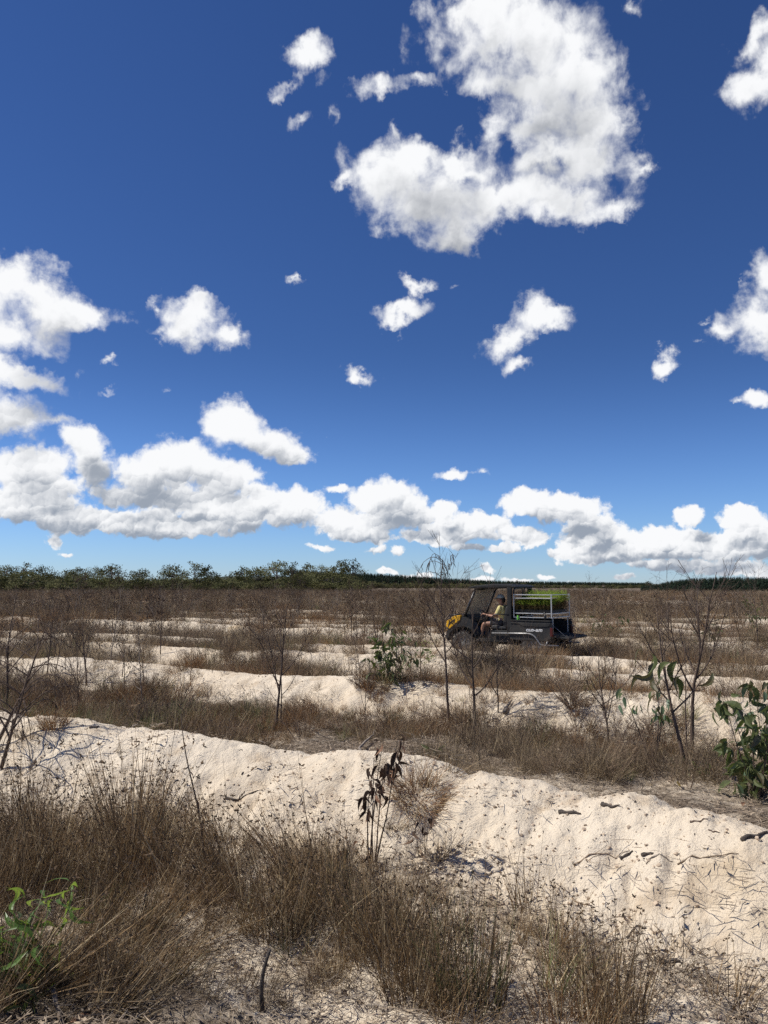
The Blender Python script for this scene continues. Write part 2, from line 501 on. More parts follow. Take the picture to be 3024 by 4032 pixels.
# ------------------------------------------------------------------ materials
def mat(name, c1, c2=None, scale=8.0, rough=0.8, metal=0.0, bump=0.0, bscale=60.0, spec=0.3, trans=0.0, rnd=0.0, tcol=None, detail=4, object_space=True):
    m = bpy.data.materials.new(name)
    m.use_nodes = True
    t = m.node_tree
    n = NB(t)
    bs = t.nodes['Principled BSDF']
    bs.inputs['Roughness'].default_value = rough
    bs.inputs['Metallic'].default_value = metal
    bs.inputs['Specular IOR Level'].default_value = spec
    tcn = n.node('ShaderNodeTexCoord')
    vec = tcn.outputs['Object' if object_space else 'Generated']
    col = None
    a = (*c1, 1)
    if c2 is not None:
        f = n.ss(n.noise(vec, scale, detail, .6), .32, .68)
        col = n.mix(f, a, (*c2, 1))
    if rnd > 0:
        oi = n.node('ShaderNodeObjectInfo')
        v = n.m('MULTIPLY_ADD', oi.outputs['Random'], 2 * rnd, 1 - rnd)
        col = n.v('SCALE', col if col is not None else a[:3], s=v)
    if col is not None:
        t.links.new(col, bs.inputs['Base Color'])
    else:
        bs.inputs['Base Color'].default_value = a
    if bump > 0:
        b = n.node('ShaderNodeBump')
        b.inputs['Strength'].default_value = bump
        b.inputs['Distance'].default_value = 0.02
        t.links.new(n.noise(vec, bscale, 4, .6), b.inputs['Height'])
        t.links.new(b.outputs[0], bs.inputs['Normal'])
    if trans > 0:
        tr = n.node('ShaderNodeBsdfTranslucent')
        if tcol:
            tr.inputs['Color'].default_value = (*tcol, 1)
        elif col is not None:
            t.links.new(col, tr.inputs['Color'])
        else:
            tr.inputs['Color'].default_value = a
        mx = n.node('ShaderNodeMixShader')
        mx.inputs[0].default_value = trans
        t.links.new(bs.outputs[0], mx.inputs[1])
        t.links.new(tr.outputs[0], mx.inputs[2])
        t.links.new(mx.outputs[0], t.nodes['Material Output'].inputs['Surface'])
    return m


def sand_material():
    m = bpy.data.materials.new('pale_sand')
    m.use_nodes = True
    t = m.node_tree
    n = NB(t)
    bs = t.nodes['Principled BSDF']
    bs.inputs['Roughness'].default_value = 0.95
    bs.inputs['Specular IOR Level'].default_value = 0.1
    P = n.node('ShaderNodeTexCoord').outputs['Object']
    at_ = n.node('ShaderNodeAttribute', attribute_name='litter')
    big = n.noise(P, .55, 4, .55)
    mid = n.noise(P, 3.2, 5, .6)
    fine = n.noise(P, 38, 5, .65)
    col = n.mix(n.ss(big, .35, .65), SAND_A, SAND_B)
    col = n.mix(n.ss(mid, .50, .72), col, SAND_C)
    # yellowish iron stain, in patches
    col = n.mix(n.m('MULTIPLY', n.ss(n.noise(P, 1.1, 3, .5), .58, .74), .55), col, (.56, .42, .24, 1))
    # grey-brown flecks of charcoal and plant crumbs
    fl = n.ss(n.noise(P, 95, 3, .7), .60, .72)
    col = n.mix(n.m('MULTIPLY', fl, n.ss(mid, .35, .65, .12, .55)), col, (.20, .155, .115, 1))
    # organic litter lying between the mounds
    lm = n.m('ADD', at_.outputs['Fac'], n.m('MULTIPLY', n.m('SUBTRACT', n.noise(P, 7.0, 6, .68), .5), 1.3))
    col = n.mix(n.ss(lm, .38, .80), col, n.mix(n.ss(fine, .35, .65), (.075, .054, .038, 1), (.25, .195, .14, 1)))
    t.links.new(col, bs.inputs['Base Color'])
    b1 = n.node('ShaderNodeBump')
    b1.inputs['Strength'].default_value = .8
    b1.inputs['Distance'].default_value = .05
    t.links.new(n.noise(P, 9, 6, .68), b1.inputs['Height'])
    b2 = n.node('ShaderNodeBump')
    b2.inputs['Strength'].default_value = .8
    b2.inputs['Distance'].default_value = .012
    t.links.new(n.noise(P, 55, 5, .7), b2.inputs['Height'])
    t.links.new(b1.outputs[0], b2.inputs['Normal'])
    t.links.new(b2.outputs[0], bs.inputs['Normal'])
    return m


SAND_A, SAND_B, SAND_C = (.745, .645, .505, 1), (.70, .59, .445, 1), (.57, .46, .33, 1)
M = {}
M['sand'] = sand_material()
M['clod'] = mat('sand_clod', (.56, .45, .33), (.44, .34, .25), 30, .95, rnd=.25)
M['char'] = mat('charred_wood', (.040, .033, .028), (.12, .098, .08), 25, .85, bump=.4, bscale=80)
M['bark'] = mat('burnt_bark', (.062, .043, .033), (.135, .095, .072), 18, .85, rnd=.25, bump=.3)
M['bark_grey'] = mat('weathered_bark', (.30, .25, .20), (.16, .13, .105), 22, .85, rnd=.2)
M['dark_grass'] = mat('dark_dead_grass', (.10, .071, .042), (.165, .118, .068), 20, .85, rnd=.3)
M['bark_far'] = mat('charred_bark', (.105, .070, .040), (.18, .125, .075), 10, .9, rnd=.3)
M['twig'] = mat('dead_twig', (.145, .100, .066), (.27, .195, .13), 12, .85, rnd=.35)
M['straw'] = mat('dry_straw', (.58, .46, .28), (.44, .33, .19), 9, .75, rnd=.3, trans=.2)
M['brown_grass'] = mat('brown_grass', (.34, .22, .105), (.135, .09, .047), 34, .8, rnd=.35, trans=.2)
M['grey_grass'] = mat('grey_grass', (.36, .275, .175), (.155, .12, .078), 34, .85, rnd=.3, trans=.15)
M['rust_grass'] = mat('rust_grass', (.37, .20, .085), (.15, .088, .045), 34, .8, rnd=.3, trans=.2)
M['seed'] = mat('seed_head', (.10, .065, .038), (.19, .125, .07), 40, .85, rnd=.3)
M['green_grass'] = mat('green_grass', (.13, .165, .06), (.20, .185, .08), 8, .75, rnd=.3, trans=.25)
M['leaf_dark'] = mat('gum_leaf', (.080, .105, .036), (.115, .13, .05), 18, .5, spec=.3, trans=.25, tcol=(.14, .19, .04))
M['leaf_olive'] = mat('olive_leaf', (.075, .085, .036), (.115, .085, .04), 12, .42, spec=.5, trans=.22, tcol=(.16, .15, .05))
M['leaf_bright'] = mat('bright_leaf', (.13, .22, .045), (.09, .17, .035), 12, .40, spec=.4, trans=.40, tcol=(.30, .42, .06))
M['leaf_pale'] = mat('pale_leaf', (.13, .19, .115), (.09, .14, .075), 14, .45, spec=.4, trans=.3, tcol=(.3, .36, .16))
M['leaf_dead'] = mat('dead_leaf', (.055, .034, .022), (.11, .064, .038), 20, .8, rnd=.2)
M['leaf_tan'] = mat('tan_leaf', (.34, .19, .11), (.22, .12, .07), 20, .7, rnd=.2)
M['litter'] = mat('ground_litter', (.22, .165, .118), (.40, .32, .23), 6, .9, rnd=.4)
M['gum_crown'] = mat('gum_foliage', (.105, .110, .042), (.15, .145, .062), .9, .7, rnd=.22, trans=.15, spec=.08)
M['wood_crown'] = mat('woodland_foliage', (.088, .095, .038), (.135, .125, .055), .7, .75, rnd=.3, trans=.12, spec=.06)
M['pine_crown'] = mat('pine_foliage', (.018, .034, .018), (.030, .048, .024), .8, .8, rnd=.25, spec=.2)
M['trunk_pale'] = mat('gum_trunk', (.30, .26, .22), (.17, .14, .115), 3, .8)
M['trunk_dark'] = mat('dark_trunk', (.07, .055, .045), (.12, .1, .08), 3, .85)
M['hill'] = mat('forest_floor', (.030, .040, .022), (.045, .05, .03), .05, .95)


# ------------------------------------------------------------------ mesh building
class MB:
    """collects triangles and quads, builds one mesh"""

    def __init__(self):
        self.v, self.f, self.mi = [], [], []
        self.cur = 0

    def add(self, vs, fs, mi=None):
        o = len(self.v)
        self.v.extend(vs)
        mi = self.cur if mi is None else mi
        for f in fs:
            self.f.append(tuple(i + o for i in f))
            self.mi.append(mi)

    def tube(self, pts, rad, sides=5, cap=True, mi=None):
        pts = [Vector(p) for p in pts]
        n = len(pts)
        if not hasattr(rad, '__len__'):
            rad = [rad] * n
        vs, fs = [], []
        ref = None
        for i, p in enumerate(pts):
            d = (pts[min(i + 1, n - 1)] - pts[max(i - 1, 0)])
            if d.length < 1e-9:
                d = Vector((0, 0, 1))
            d.normalize()
            if ref is None:
                ref = Vector((1, 0, 0)) if abs(d.x) < .8 else Vector((0, 1, 0))
            a = (ref - d * ref.dot(d))
            if a.length < 1e-6:
                a = d.orthogonal()
            a.normalize()
            ref = a
            b = d.cross(a)
            for k in range(sides):
                t = 2 * PI * k / sides
                vs.append(tuple(p + (a * math.cos(t) + b * math.sin(t)) * rad[i]))
        for i in range(n - 1):
            for k in range(sides):
                k2 = (k + 1) % sides
                fs.append((i * sides + k, i * sides + k2, (i + 1) * sides + k2, (i + 1) * sides + k))
        if cap:
            fs.append(tuple(range(sides))[::-1])
            fs.append(tuple((n - 1) * sides + k for k in range(sides)))
        self.add(vs, fs, mi)

    def ribbon(self, pts, wid, side, mi=None):
        """a flat blade along pts, as wide as wid[i], spread along `side`"""
        vs, fs = [], []
        for p, w in zip(pts, wid):
            vs.append(tuple(p - side * w))
            vs.append(tuple(p + side * w))
        for i in range(len(pts) - 1):
            fs.append((2 * i, 2 * i + 1, 2 * i + 3, 2 * i + 2))
        self.add(vs, fs, mi)

    def box(self, c, s, rot=None, mi=None):
        c = Vector(c)
        vs = []
        for x in (-.5, .5):
            for y in (-.5, .5):
                for z in (-.5, .5):
                    v = Vector((x * s[0], y * s[1], z * s[2]))
                    if rot is not None:
                        v = rot @ v
                    vs.append(tuple(c + v))
        self.add(vs, [(0, 1, 3, 2), (4, 6, 7, 5), (0, 4, 5, 1), (2, 3, 7, 6), (0, 2, 6, 4), (1, 5, 7, 3)], mi)

    def prism(self, poly, y0, y1, mi=None):
        """profile in x-z pushed along y"""
        n = len(poly)
        vs = [(p[0], y0, p[1]) for p in poly] + [(p[0], y1, p[1]) for p in poly]
        fs = [tuple(range(n)), tuple(range(2 * n - 1, n - 1, -1))]
        for i in range(n):
            j = (i + 1) % n
            fs.append((j, i, n + i, n + j))
        self.add(vs, fs, mi)

    def mesh(self, name, mats, smooth=True, bevel=0.0):
        me = bpy.data.meshes.new(name)
        me.from_pydata([tuple(v) for v in self.v], [], self.f)
        for m in (mats if isinstance(mats, (list, tuple)) else [mats]):
            me.materials.append(m)
        if len(me.materials) > 1:
            me.polygons.foreach_set('material_index', self.mi)
        if bevel > 0:
            b = bmesh.new()
            b.from_mesh(me)
            bmesh.ops.recalc_face_normals(b, faces=b.faces)
            es = [e for e in b.edges if len(e.link_faces) == 2 and e.calc_face_angle(0) > .45]
            bmesh.ops.bevel(b, geom=es, offset=bevel, segments=2, affect='EDGES', profile=.6, clamp_overlap=True)
            b.to_mesh(me)
            b.free()
        me.polygons.foreach_set('use_smooth', [smooth] * len(me.polygons))
        me.update()
        return me


def link(name, data, parent=None, loc=None, mw=None):
    o = bpy.data.objects.new(name, data)
    COL.objects.link(o)
    if parent is not None:
        o.parent = parent
    if loc is not None:
        o.location = loc
    if mw is not None:
        o.matrix_local = mw
    return o


def tag(o, label=None, cat=None, group=None, kind=None):
    if label:
        o['label'] = label
    if cat:
        o['category'] = cat
    if group:
        o['group'] = group
    if kind:
        o['kind'] = kind
    return o


def thing(name, label, cat, loc=(0, 0, 0), rz=0.0, group=None):
    o = link(name, None, loc=loc)
    o.rotation_euler = (0, 0, rz)
    return tag(o, label, cat, group)


# ------------------------------------------------------------------ the ground sheet
def build_ground():
    fr = list(np.linspace(-R(36), R(36), 430))
    rest = list(np.linspace(R(36), 2 * PI - R(36), 44))[1:-1]
    ang = np.array(fr + rest)
    rr = [2.2]
    while rr[-1] < 9000:
        r = rr[-1]
        rr.append(r * (1.0065 if r < 14 else 1.0085 if r < 45 else 1.013 if r < 120 else 1.05 if r < 700 else 1.25))
    rr = np.array([.3, .8, 1.4, 1.9] + rr)
    A, RR = np.meshgrid(ang, rr)
    X, Y = np.sin(A) * RR, np.cos(A) * RR
    h = H(X, Y)
    far = np.clip((RR - 350) / 200, 0, 1)
    h = h * (1 - far)
    d, i = mound_coord(X, Y)
    n1 = fbm(X * .6, Y * .6, 61, 3)
    lit = np.clip((np.abs(d) - .62) / .55, 0, 1) * .75 + (n1 - .5) * .7
    lit = np.where((i == 3) & (d < 0), lit * .55, lit)
    lit = np.clip(lit + np.clip((RR - 60) / 120, 0, .95), 0, 1)
    na, nr = len(ang), len(rr)
    V = np.stack([X, Y, h], -1).reshape(-1, 3)
    V = np.vstack([V, [[0, 0, Hs(0, 0)]]])
    idx = np.arange(na * nr).reshape(nr, na)
    a = idx[:-1, :]
    b = idx[1:, :]
    q = np.stack([a, b, np.roll(b, -1, 1), np.roll(a, -1, 1)], -1).reshape(-1, 4)
    c = na * nr
    fan = np.stack([np.full(na, c), idx[0], np.roll(idx[0], -1)], -1)
    me = bpy.data.meshes.new('ground')
    me.vertices.add(len(V))
    me.vertices.foreach_set('co', V.ravel())
    me.loops.add(q.size + fan.size)
    me.loops.foreach_set('vertex_index', np.concatenate([q.ravel(), fan.ravel()]))
    me.polygons.add(len(q) + len(fan))
    me.polygons.foreach_set('loop_start', np.concatenate([np.arange(len(q)) * 4, len(q) * 4 + np.arange(len(fan)) * 3]))
    me.polygons.foreach_set('use_smooth', np.ones(len(q) + len(fan), bool))
    me.update(calc_edges=True)
    me.validate()
    at_ = me.attributes.new('litter', 'FLOAT', 'POINT')
    at_.data.foreach_set('value', np.append(lit.ravel(), 0).astype(np.float32))
    me.materials.append(M['sand'])
    return tag(link('ground', me), 'pale sandy ground heaped into long parallel planting mounds', None, None, 'structure')


build_ground()

# ------------------------------------------------------------------ plants: generators
def rvec(rng):
    return Vector((rng.gauss(0, 1), rng.gauss(0, 1), rng.gauss(0, 1))).normalized()


def limb(rng, p0, d0, length, n, wig=.08, up=0.0, droop=0.0):
    """a wandering line of points; up lifts it, droop bends its end down"""
    pts, d, p = [p0.copy()], d0.normalized(), p0.copy()
    for i in range(n):
        t = (i + 1) / n
        d = (d + rvec(rng) * wig + Vector((0, 0, 1)) * up / n - Vector((0, 0, 1)) * droop * t * 3 / n).normalized()
        p = p + d * (length / n)
        pts.append(p.copy())
    return pts


def sapling_parts(seed, h, rad=.014, nbr=9, spread=48, lean=(0, 0), start=.22, twigs=3, droop=0.0, up=.5, wig=.05, sides=5, brlen=.42, leaves=0):
    """a dead sapling: (trunk builder, [branch builders])"""
    rng = random.Random(seed)
    tr = MB()
    n = 10
    pts, p = [], Vector((0, 0, -.05))
    d = Vector((lean[0], lean[1], 1)).normalized()
    for i in range(n + 1):
        pts.append(p.copy())
        d = (d + Vector((rng.gauss(0, wig), rng.gauss(0, wig), .10))).normalized()
        p = p + d * ((h + .05) / n)
    rads = [rad * (1 - .86 * (i / n)) for i in range(n + 1)]
    tr.tube(pts, rads, sides)
    brs = []
    az = rng.random() * 6.28
    for k in range(nbr):
        t = start + (0.93 - start) * (k + rng.random() * .7) / nbr
        i = min(int(t * n), n - 1)
        f = t * n - i
        base = pts[i].lerp(pts[i + 1], f)
        r0 = (rads[i] * (1 - f) + rads[i + 1] * f) * .70
        az += 2.4 + rng.gauss(0, .5)
        sp = R(spread + rng.gauss(0, 9))
        L = h * brlen * (1 - .55 * t) * rng.uniform(.65, 1.2)
        dd = Vector((math.cos(az) * math.sin(sp), math.sin(az) * math.sin(sp), math.cos(sp)))
        b = MB()
        bp = limb(rng, base, dd, L, 7, wig * 1.6, up, droop)
        b.tube(bp, [max(r0 * (1 - .82 * j / 7), .0020) for j in range(8)], 4, cap=False)
        for q in range(twigs):
            j = rng.randint(2, 6)
            td = ((bp[j + 1] - bp[j]).normalized() + rvec(rng) * .75).normalized()
            tp = limb(rng, bp[j], td, L * rng.uniform(.25, .5), 4, wig * 2, up * .5, droop * 1.3)
            b.tube(tp, [max(r0 * .5 * (1 - .7 * s / 4), .0017) for s in range(5)], 3, cap=False)
            tq = limb(rng, tp[2], (tp[4] - tp[2]).normalized() + rvec(rng) * .8, L * .16, 3, wig * 2, up * .5, droop)
            b.tube(tq, [max(r0 * .3, .0014), .0013, .0011, .0009], 3, cap=False)
            for _ in range(leaves):
                e = tp[rng.randint(2, 4)]
                ld = Vector((rng.gauss(0, .35), rng.gauss(0, .35), -1)).normalized()
                sd = ld.orthogonal().normalized()
                b.ribbon([e, e + ld * .03, e + ld * .065], [.001, .010, .001], sd, mi=1)
        brs.append(b)
    return tr, brs


def merged(tr, brs):
    m = MB()
    for b in [tr] + brs:
        o = len(m.v)
        m.v.extend(b.v)
        m.f.extend(tuple(i + o for i in f) for f in b.f)
        m.mi.extend(b.mi)
    return m


def tussock(seed, n, h, spread=.5, rad=.07, wid=.0022, mats=2, seedhead=0.0, bend=.35, seg=3, jit=.25, pale=.2, heads=5, dark=.26):
    rng = random.Random(seed)
    m = MB()
    for i in range(n):
        a = rng.random() * 6.283
        r = rad * math.sqrt(rng.random())
        p = Vector((math.cos(a) * r, math.sin(a) * r, -.02))
        a2 = a + rng.gauss(0, .8)
        ln = abs(rng.gauss(0, spread * .6))
        d = Vector((math.cos(a2) * ln, math.sin(a2) * ln, 1)).normalized()
        L = h * rng.uniform(.45, 1.1)
        pts = [p]
        for s in range(seg):
            d = (d + Vector((math.cos(a2), math.sin(a2), -.4)) * bend / seg * rng.random() + rvec(rng) * jit / seg).normalized()
            p = p + d * L / seg
            pts.append(p)
        sd = Vector((rng.gauss(0, 1), rng.gauss(0, 1), .1)).normalized()
        w = wid * rng.uniform(.7, 1.4)
        mi = 1 if rng.random() < pale else 3 if rng.random() < dark else 0
        m.ribbon(pts, [w * (1 - .75 * s / seg) for s in range(seg + 1)], sd, mi)
        if rng.random() < seedhead:
            for k in range(heads):
                q = (rvec(rng) + d * .5).normalized()
                s2 = q.orthogonal().normalized()
                l = rng.uniform(.008, .019)
                m.ribbon([p, p + q * l * .55, p + q * l], [.0012, .0034, .0006], s2, 2)
    return m


def twiggy(seed, h, n=9, rad=.004, sub=5, wig=.12, spread=.8):
    """low dry shrub of branching sticks"""
    rng = random.Random(seed)
    m = MB()
    for i in range(n):
        a = rng.random() * 6.283
        d = Vector((math.cos(a) * rng.random() * spread, math.sin(a) * rng.random() * spread, 1)).normalized()
        L = h * rng.uniform(.55, 1.05)
        pts = limb(rng, Vector((math.cos(a) * .03, math.sin(a) * .03, -.02)), d, L, 6, wig, .15, .1)
        m.tube(pts, [rad * (1 - .8 * j / 6) for j in range(7)], 3, cap=False)
        for q in range(sub):
            j = rng.randint(1, 5)
            td = ((pts[j + 1] - pts[j]).normalized() + rvec(rng) * .8).normalized()
            tp = limb(rng, pts[j], td, L * rng.uniform(.25, .55), 4, wig * 1.6)
            m.tube(tp, [rad * .5 * (1 - .7 * s / 4) for s in range(5)], 3, cap=False)
            for _ in range(2):
                e = tp[rng.randint(1, 3)]
                tp2 = limb(rng, e, (tp[-1] - tp[0]).normalized() + rvec(rng) * .9, L * .18, 2, wig)
                m.ribbon(tp2, [rad * .3, rad * .25, rad * .12], rvec(rng))
    return m


def leaf_mesh(name, L, W, mats, curl=.25, sickle=.2, fold=.35, seg=5, seed=0, pet=.12):
    """one leaf: runs along +x from its stalk, midrib folded, sickle bent"""
    m = MB()
    rng = random.Random(seed)
    pv = []
    for i in range(seg + 1):
        t = i / seg
        w = W * .5 * (math.sin(PI * min(t ** .75, 1.0)) ** .9 if 0 < i < seg else .04)
        x = L * (pet + t * (1 - pet))
        y = sickle * L * (t - t * t) * 2 - sickle * L * .3 * t
        z = -curl * L * t * t + rng.gauss(0, .012) * L
        pv.append((Vector((x, y, z)), w))
    vs, fs = [(0, 0, 0)], []
    for p, w in pv:
        vs += [(p.x, p.y - w, p.z + w * fold), tuple(p), (p.x, p.y + w, p.z + w * fold)]
    fs.append((0, 1, 2))
    fs.append((0, 2, 3))
    for i in range(seg):
        a, b = 1 + 3 * i, 4 + 3 * i
        fs += [(a, a + 1, b + 1, b), (a + 1, a + 2, b + 2, b + 1)]
    m.add(vs, fs)
    return m.mesh(name, mats, smooth=False)


def leaf_matrix(p, d, roll, s):
    d = d.normalized()
    side = Vector((0, 0, 1)).cross(d)
    if side.length < 1e-3:
        side = Vector((1, 0, 0))
    side.normalize()
    up = d.cross(side)
    m = Matrix((d, side, up)).transposed() @ Matrix.Rotation(roll, 3, 'X')
    return Matrix.Translation(p) @ m.to_4x4() @ Matrix.Scale(s, 4)


# ------------------------------------------------------------------ scattering of uncountable growth (one object each)
TEMPLATES = bpy.data.collections.new('growth_forms')          # not in the scene: only forms to scatter


def form(name, me):
    o = bpy.data.objects.new(name, me)
    TEMPLATES.objects.link(o)
    return o


def scatter(name, label, pts, rot, scl, idx, forms, cat=None):
    """points with an upright form on each of them, all one object"""
    n = len(pts)
    me = bpy.data.meshes.new(name)
    me.vertices.add(n)
    me.vertices.foreach_set('co', np.asarray(pts, np.float32).ravel())
    for an, ty, val, key in (('rot', 'FLOAT_VECTOR', rot, 'vector'), ('scl', 'FLOAT_VECTOR', scl, 'vector'), ('idx', 'INT', idx, 'value')):
        a = me.attributes.new(an, ty, 'POINT')
        a.data.foreach_set(key, np.asarray(val, np.int32 if ty == 'INT' else np.float32).ravel())
    me.update()
    o = link(name, me)
    tag(o, label, cat, None, 'stuff')
    g = bpy.data.node_groups.new(name, 'GeometryNodeTree')
    g.interface.new_socket('Geometry', in_out='INPUT', socket_type='NodeSocketGeometry')
    g.interface.new_socket('Geometry', in_out='OUTPUT', socket_type='NodeSocketGeometry')
    gi, go = g.nodes.new('NodeGroupInput'), g.nodes.new('NodeGroupOutput')
    jn = g.nodes.new('GeometryNodeJoinGeometry')
    for f in reversed(forms):
        oi = g.nodes.new('GeometryNodeObjectInfo')
        oi.inputs['Object'].default_value = f
        oi.inputs['As Instance'].default_value = False
        gt = g.nodes.new('GeometryNodeGeometryToInstance')
        g.links.new(oi.outputs['Geometry'], gt.inputs[0])
        g.links.new(gt.outputs[0], jn.inputs[0])
    ip = g.nodes.new('GeometryNodeInstanceOnPoints')
    ip.inputs['Pick Instance'].default_value = True

    def attr(an, ty):
        n_ = g.nodes.new('GeometryNodeInputNamedAttribute')
        n_.data_type = ty
        n_.inputs['Name'].default_value = an
        return n_.outputs[0]

    g.links.new(gi.outputs[0], ip.inputs['Points'])
    g.links.new(jn.outputs[0], ip.inputs['Instance'])
    g.links.new(attr('idx', 'INT'), ip.inputs['Instance Index'])
    e2r = g.nodes.new('FunctionNodeEulerToRotation')
    g.links.new(attr('rot', 'FLOAT_VECTOR'), e2r.inputs[0])
    g.links.new(e2r.outputs[0], ip.inputs['Rotation'])
    g.links.new(attr('scl', 'FLOAT_VECTOR'), ip.inputs['Scale'])
    g.links.new(ip.outputs[0], go.inputs[0])
    md = o.modifiers.new('scatter', 'NODES')
    md.node_group = g
    return o


NPR = np.random.default_rng(7)


def upright(n, tilt=.12):
    return np.stack([NPR.normal(0, tilt, n), NPR.normal(0, tilt, n), NPR.random(n) * 6.283], -1)


def wedge(n, r0, r1, half=R(31), power=1.0):
    """random ground points in the field of view; power 1 = even per area, less = denser near"""
    u = NPR.random(n)
    e = power + 1
    r = (r0 ** e + u * (r1 ** e - r0 ** e)) ** (1 / e)
    a = (NPR.random(n) * 2 - 1) * half
    return np.sin(a) * r, np.cos(a) * r


VEH = Vector((3.33, 22.5, 0.0))
VEH_A = R(33)                        # turned from due left, away from the camera


def clear_of_vehicle(x, y, m=1.75):
    dx, dy = x - VEH.x, y - VEH.y
    u = -dx * math.cos(VEH_A) + dy * math.sin(VEH_A)
    v = -dx * math.sin(VEH_A) - dy * math.cos(VEH_A)
    return ~((np.abs(u) < m) & (np.abs(v) < .95))


# forms of grass
F_SEDGE = [form('sedge', tussock(100 + i, 46, .62, .42, .06, .0020, seedhead=.7, bend=.22, jit=.16, pale=.14).mesh('sedge', [M['brown_grass'], M['straw'], M['seed'], M['dark_grass']], False)) for i in range(5)]
F_TANGLE = [form('tangle', tussock(200 + i, 74, .34, 1.0, .12, .0020, bend=.8, jit=.5, pale=.16).mesh('tangle', [M['brown_grass'], M['straw'], M['seed'], M['dark_grass']], False)) for i in range(5)]
F_GREY = [form('grey_tangle', tussock(300 + i, 80, .38, .8, .12, .0021, bend=.6, jit=.45, pale=.12, seedhead=.12, heads=3).mesh('grey_tangle', [M['grey_grass'], M['straw'], M['seed'], M['dark_grass']], False)) for i in range(5)]
F_RUST = [form('rust_tuft', tussock(400 + i, 90, .32, .85, .09, .0021, bend=.6, jit=.4, pale=.14).mesh('rust_tuft', [M['rust_grass'], M['straw'], M['seed'], M['dark_grass']], False)) for i in range(4)]
F_GREEN = [form('green_tuft', tussock(500 + i, 70, .34, .7, .10, .0024, bend=.5, jit=.3, pale=.12).mesh('green_tuft', [M['green_grass'], M['straw'], M['seed'], M['dark_grass']], False)) for i in range(3)]
F_STRAW = [form('bent_straw', tussock(560 + i, 16, .48, 1.1, .10, .0021, bend=1.5, jit=.5, pale=.75, seg=5).mesh('bent_straw', [M['grey_grass'], M['straw'], M['seed'], M['dark_grass']], False)) for i in range(5)]
F_TWIG = [form('dry_shrublet', twiggy(600 + i, .42, 8, .0032, 5).mesh('dry_shrublet', [M['twig']], False)) for i in range(5)]


def litter_patch(seed, n=46):
    rng = random.Random(seed)
    m = MB()
    for i in range(n):
        p = Vector((rng.gauss(0, .16), rng.gauss(0, .16), rng.uniform(.002, .016)))
        a = rng.random() * 6.283
        d = Vector((math.cos(a), math.sin(a), rng.gauss(0, .12)))
        L = rng.uniform(.02, .13)
        b = Vector((-d.y, d.x, 0)) * rng.gauss(0, .25)
        sd = Vector((-d.y, d.x, rng.gauss(0, .6))).normalized()
        m.ribbon([p, p + (d + b * .3) * L * .5, p + (d + b) * L], [.0016, .0022, .0012], sd, 1 if rng.random() < .25 else 0)
    for i in range(5):
        p = Vector((rng.gauss(0, .16), rng.gauss(0, .16), .01))
        a = rng.random() * 6.283
        d = Vector((math.cos(a), math.sin(a), rng.gauss(0, .25)))
        m.ribbon([p, p + d * .02, p + d * .045], [.001, .008, .001], Vector((-d.y, d.x, rng.gauss(0, .5))).normalized(), rng.choice([0, 0, 1]))
    return m


F_LITTER = [form('litter_patch', litter_patch(700 + i).mesh('litter_patch', [M['litter'], M['bark_grey']], False)) for i in range(5)]


def clod(seed):
    rng = random.Random(seed)
    b = bmesh.new()
    bmesh.ops.create_icosphere(b, subdivisions=1, radius=1)
    for v in b.verts:
        v.co *= rng.uniform(.6, 1.25)
        v.co.z *= .7
    me = bpy.data.meshes.new('clod')
    b.to_mesh(me)
    b.free()
    me.materials.append(M['clod'])
    return me


F_CLOD = [form('sand_lump', clod(800 + i)) for i in range(6)]
F_CRUMB = []
for i in range(3):
    _m = clod(850 + i).copy()
    _m.materials[0] = M['char']
    F_CRUMB.append(form('charcoal_crumb', _m))


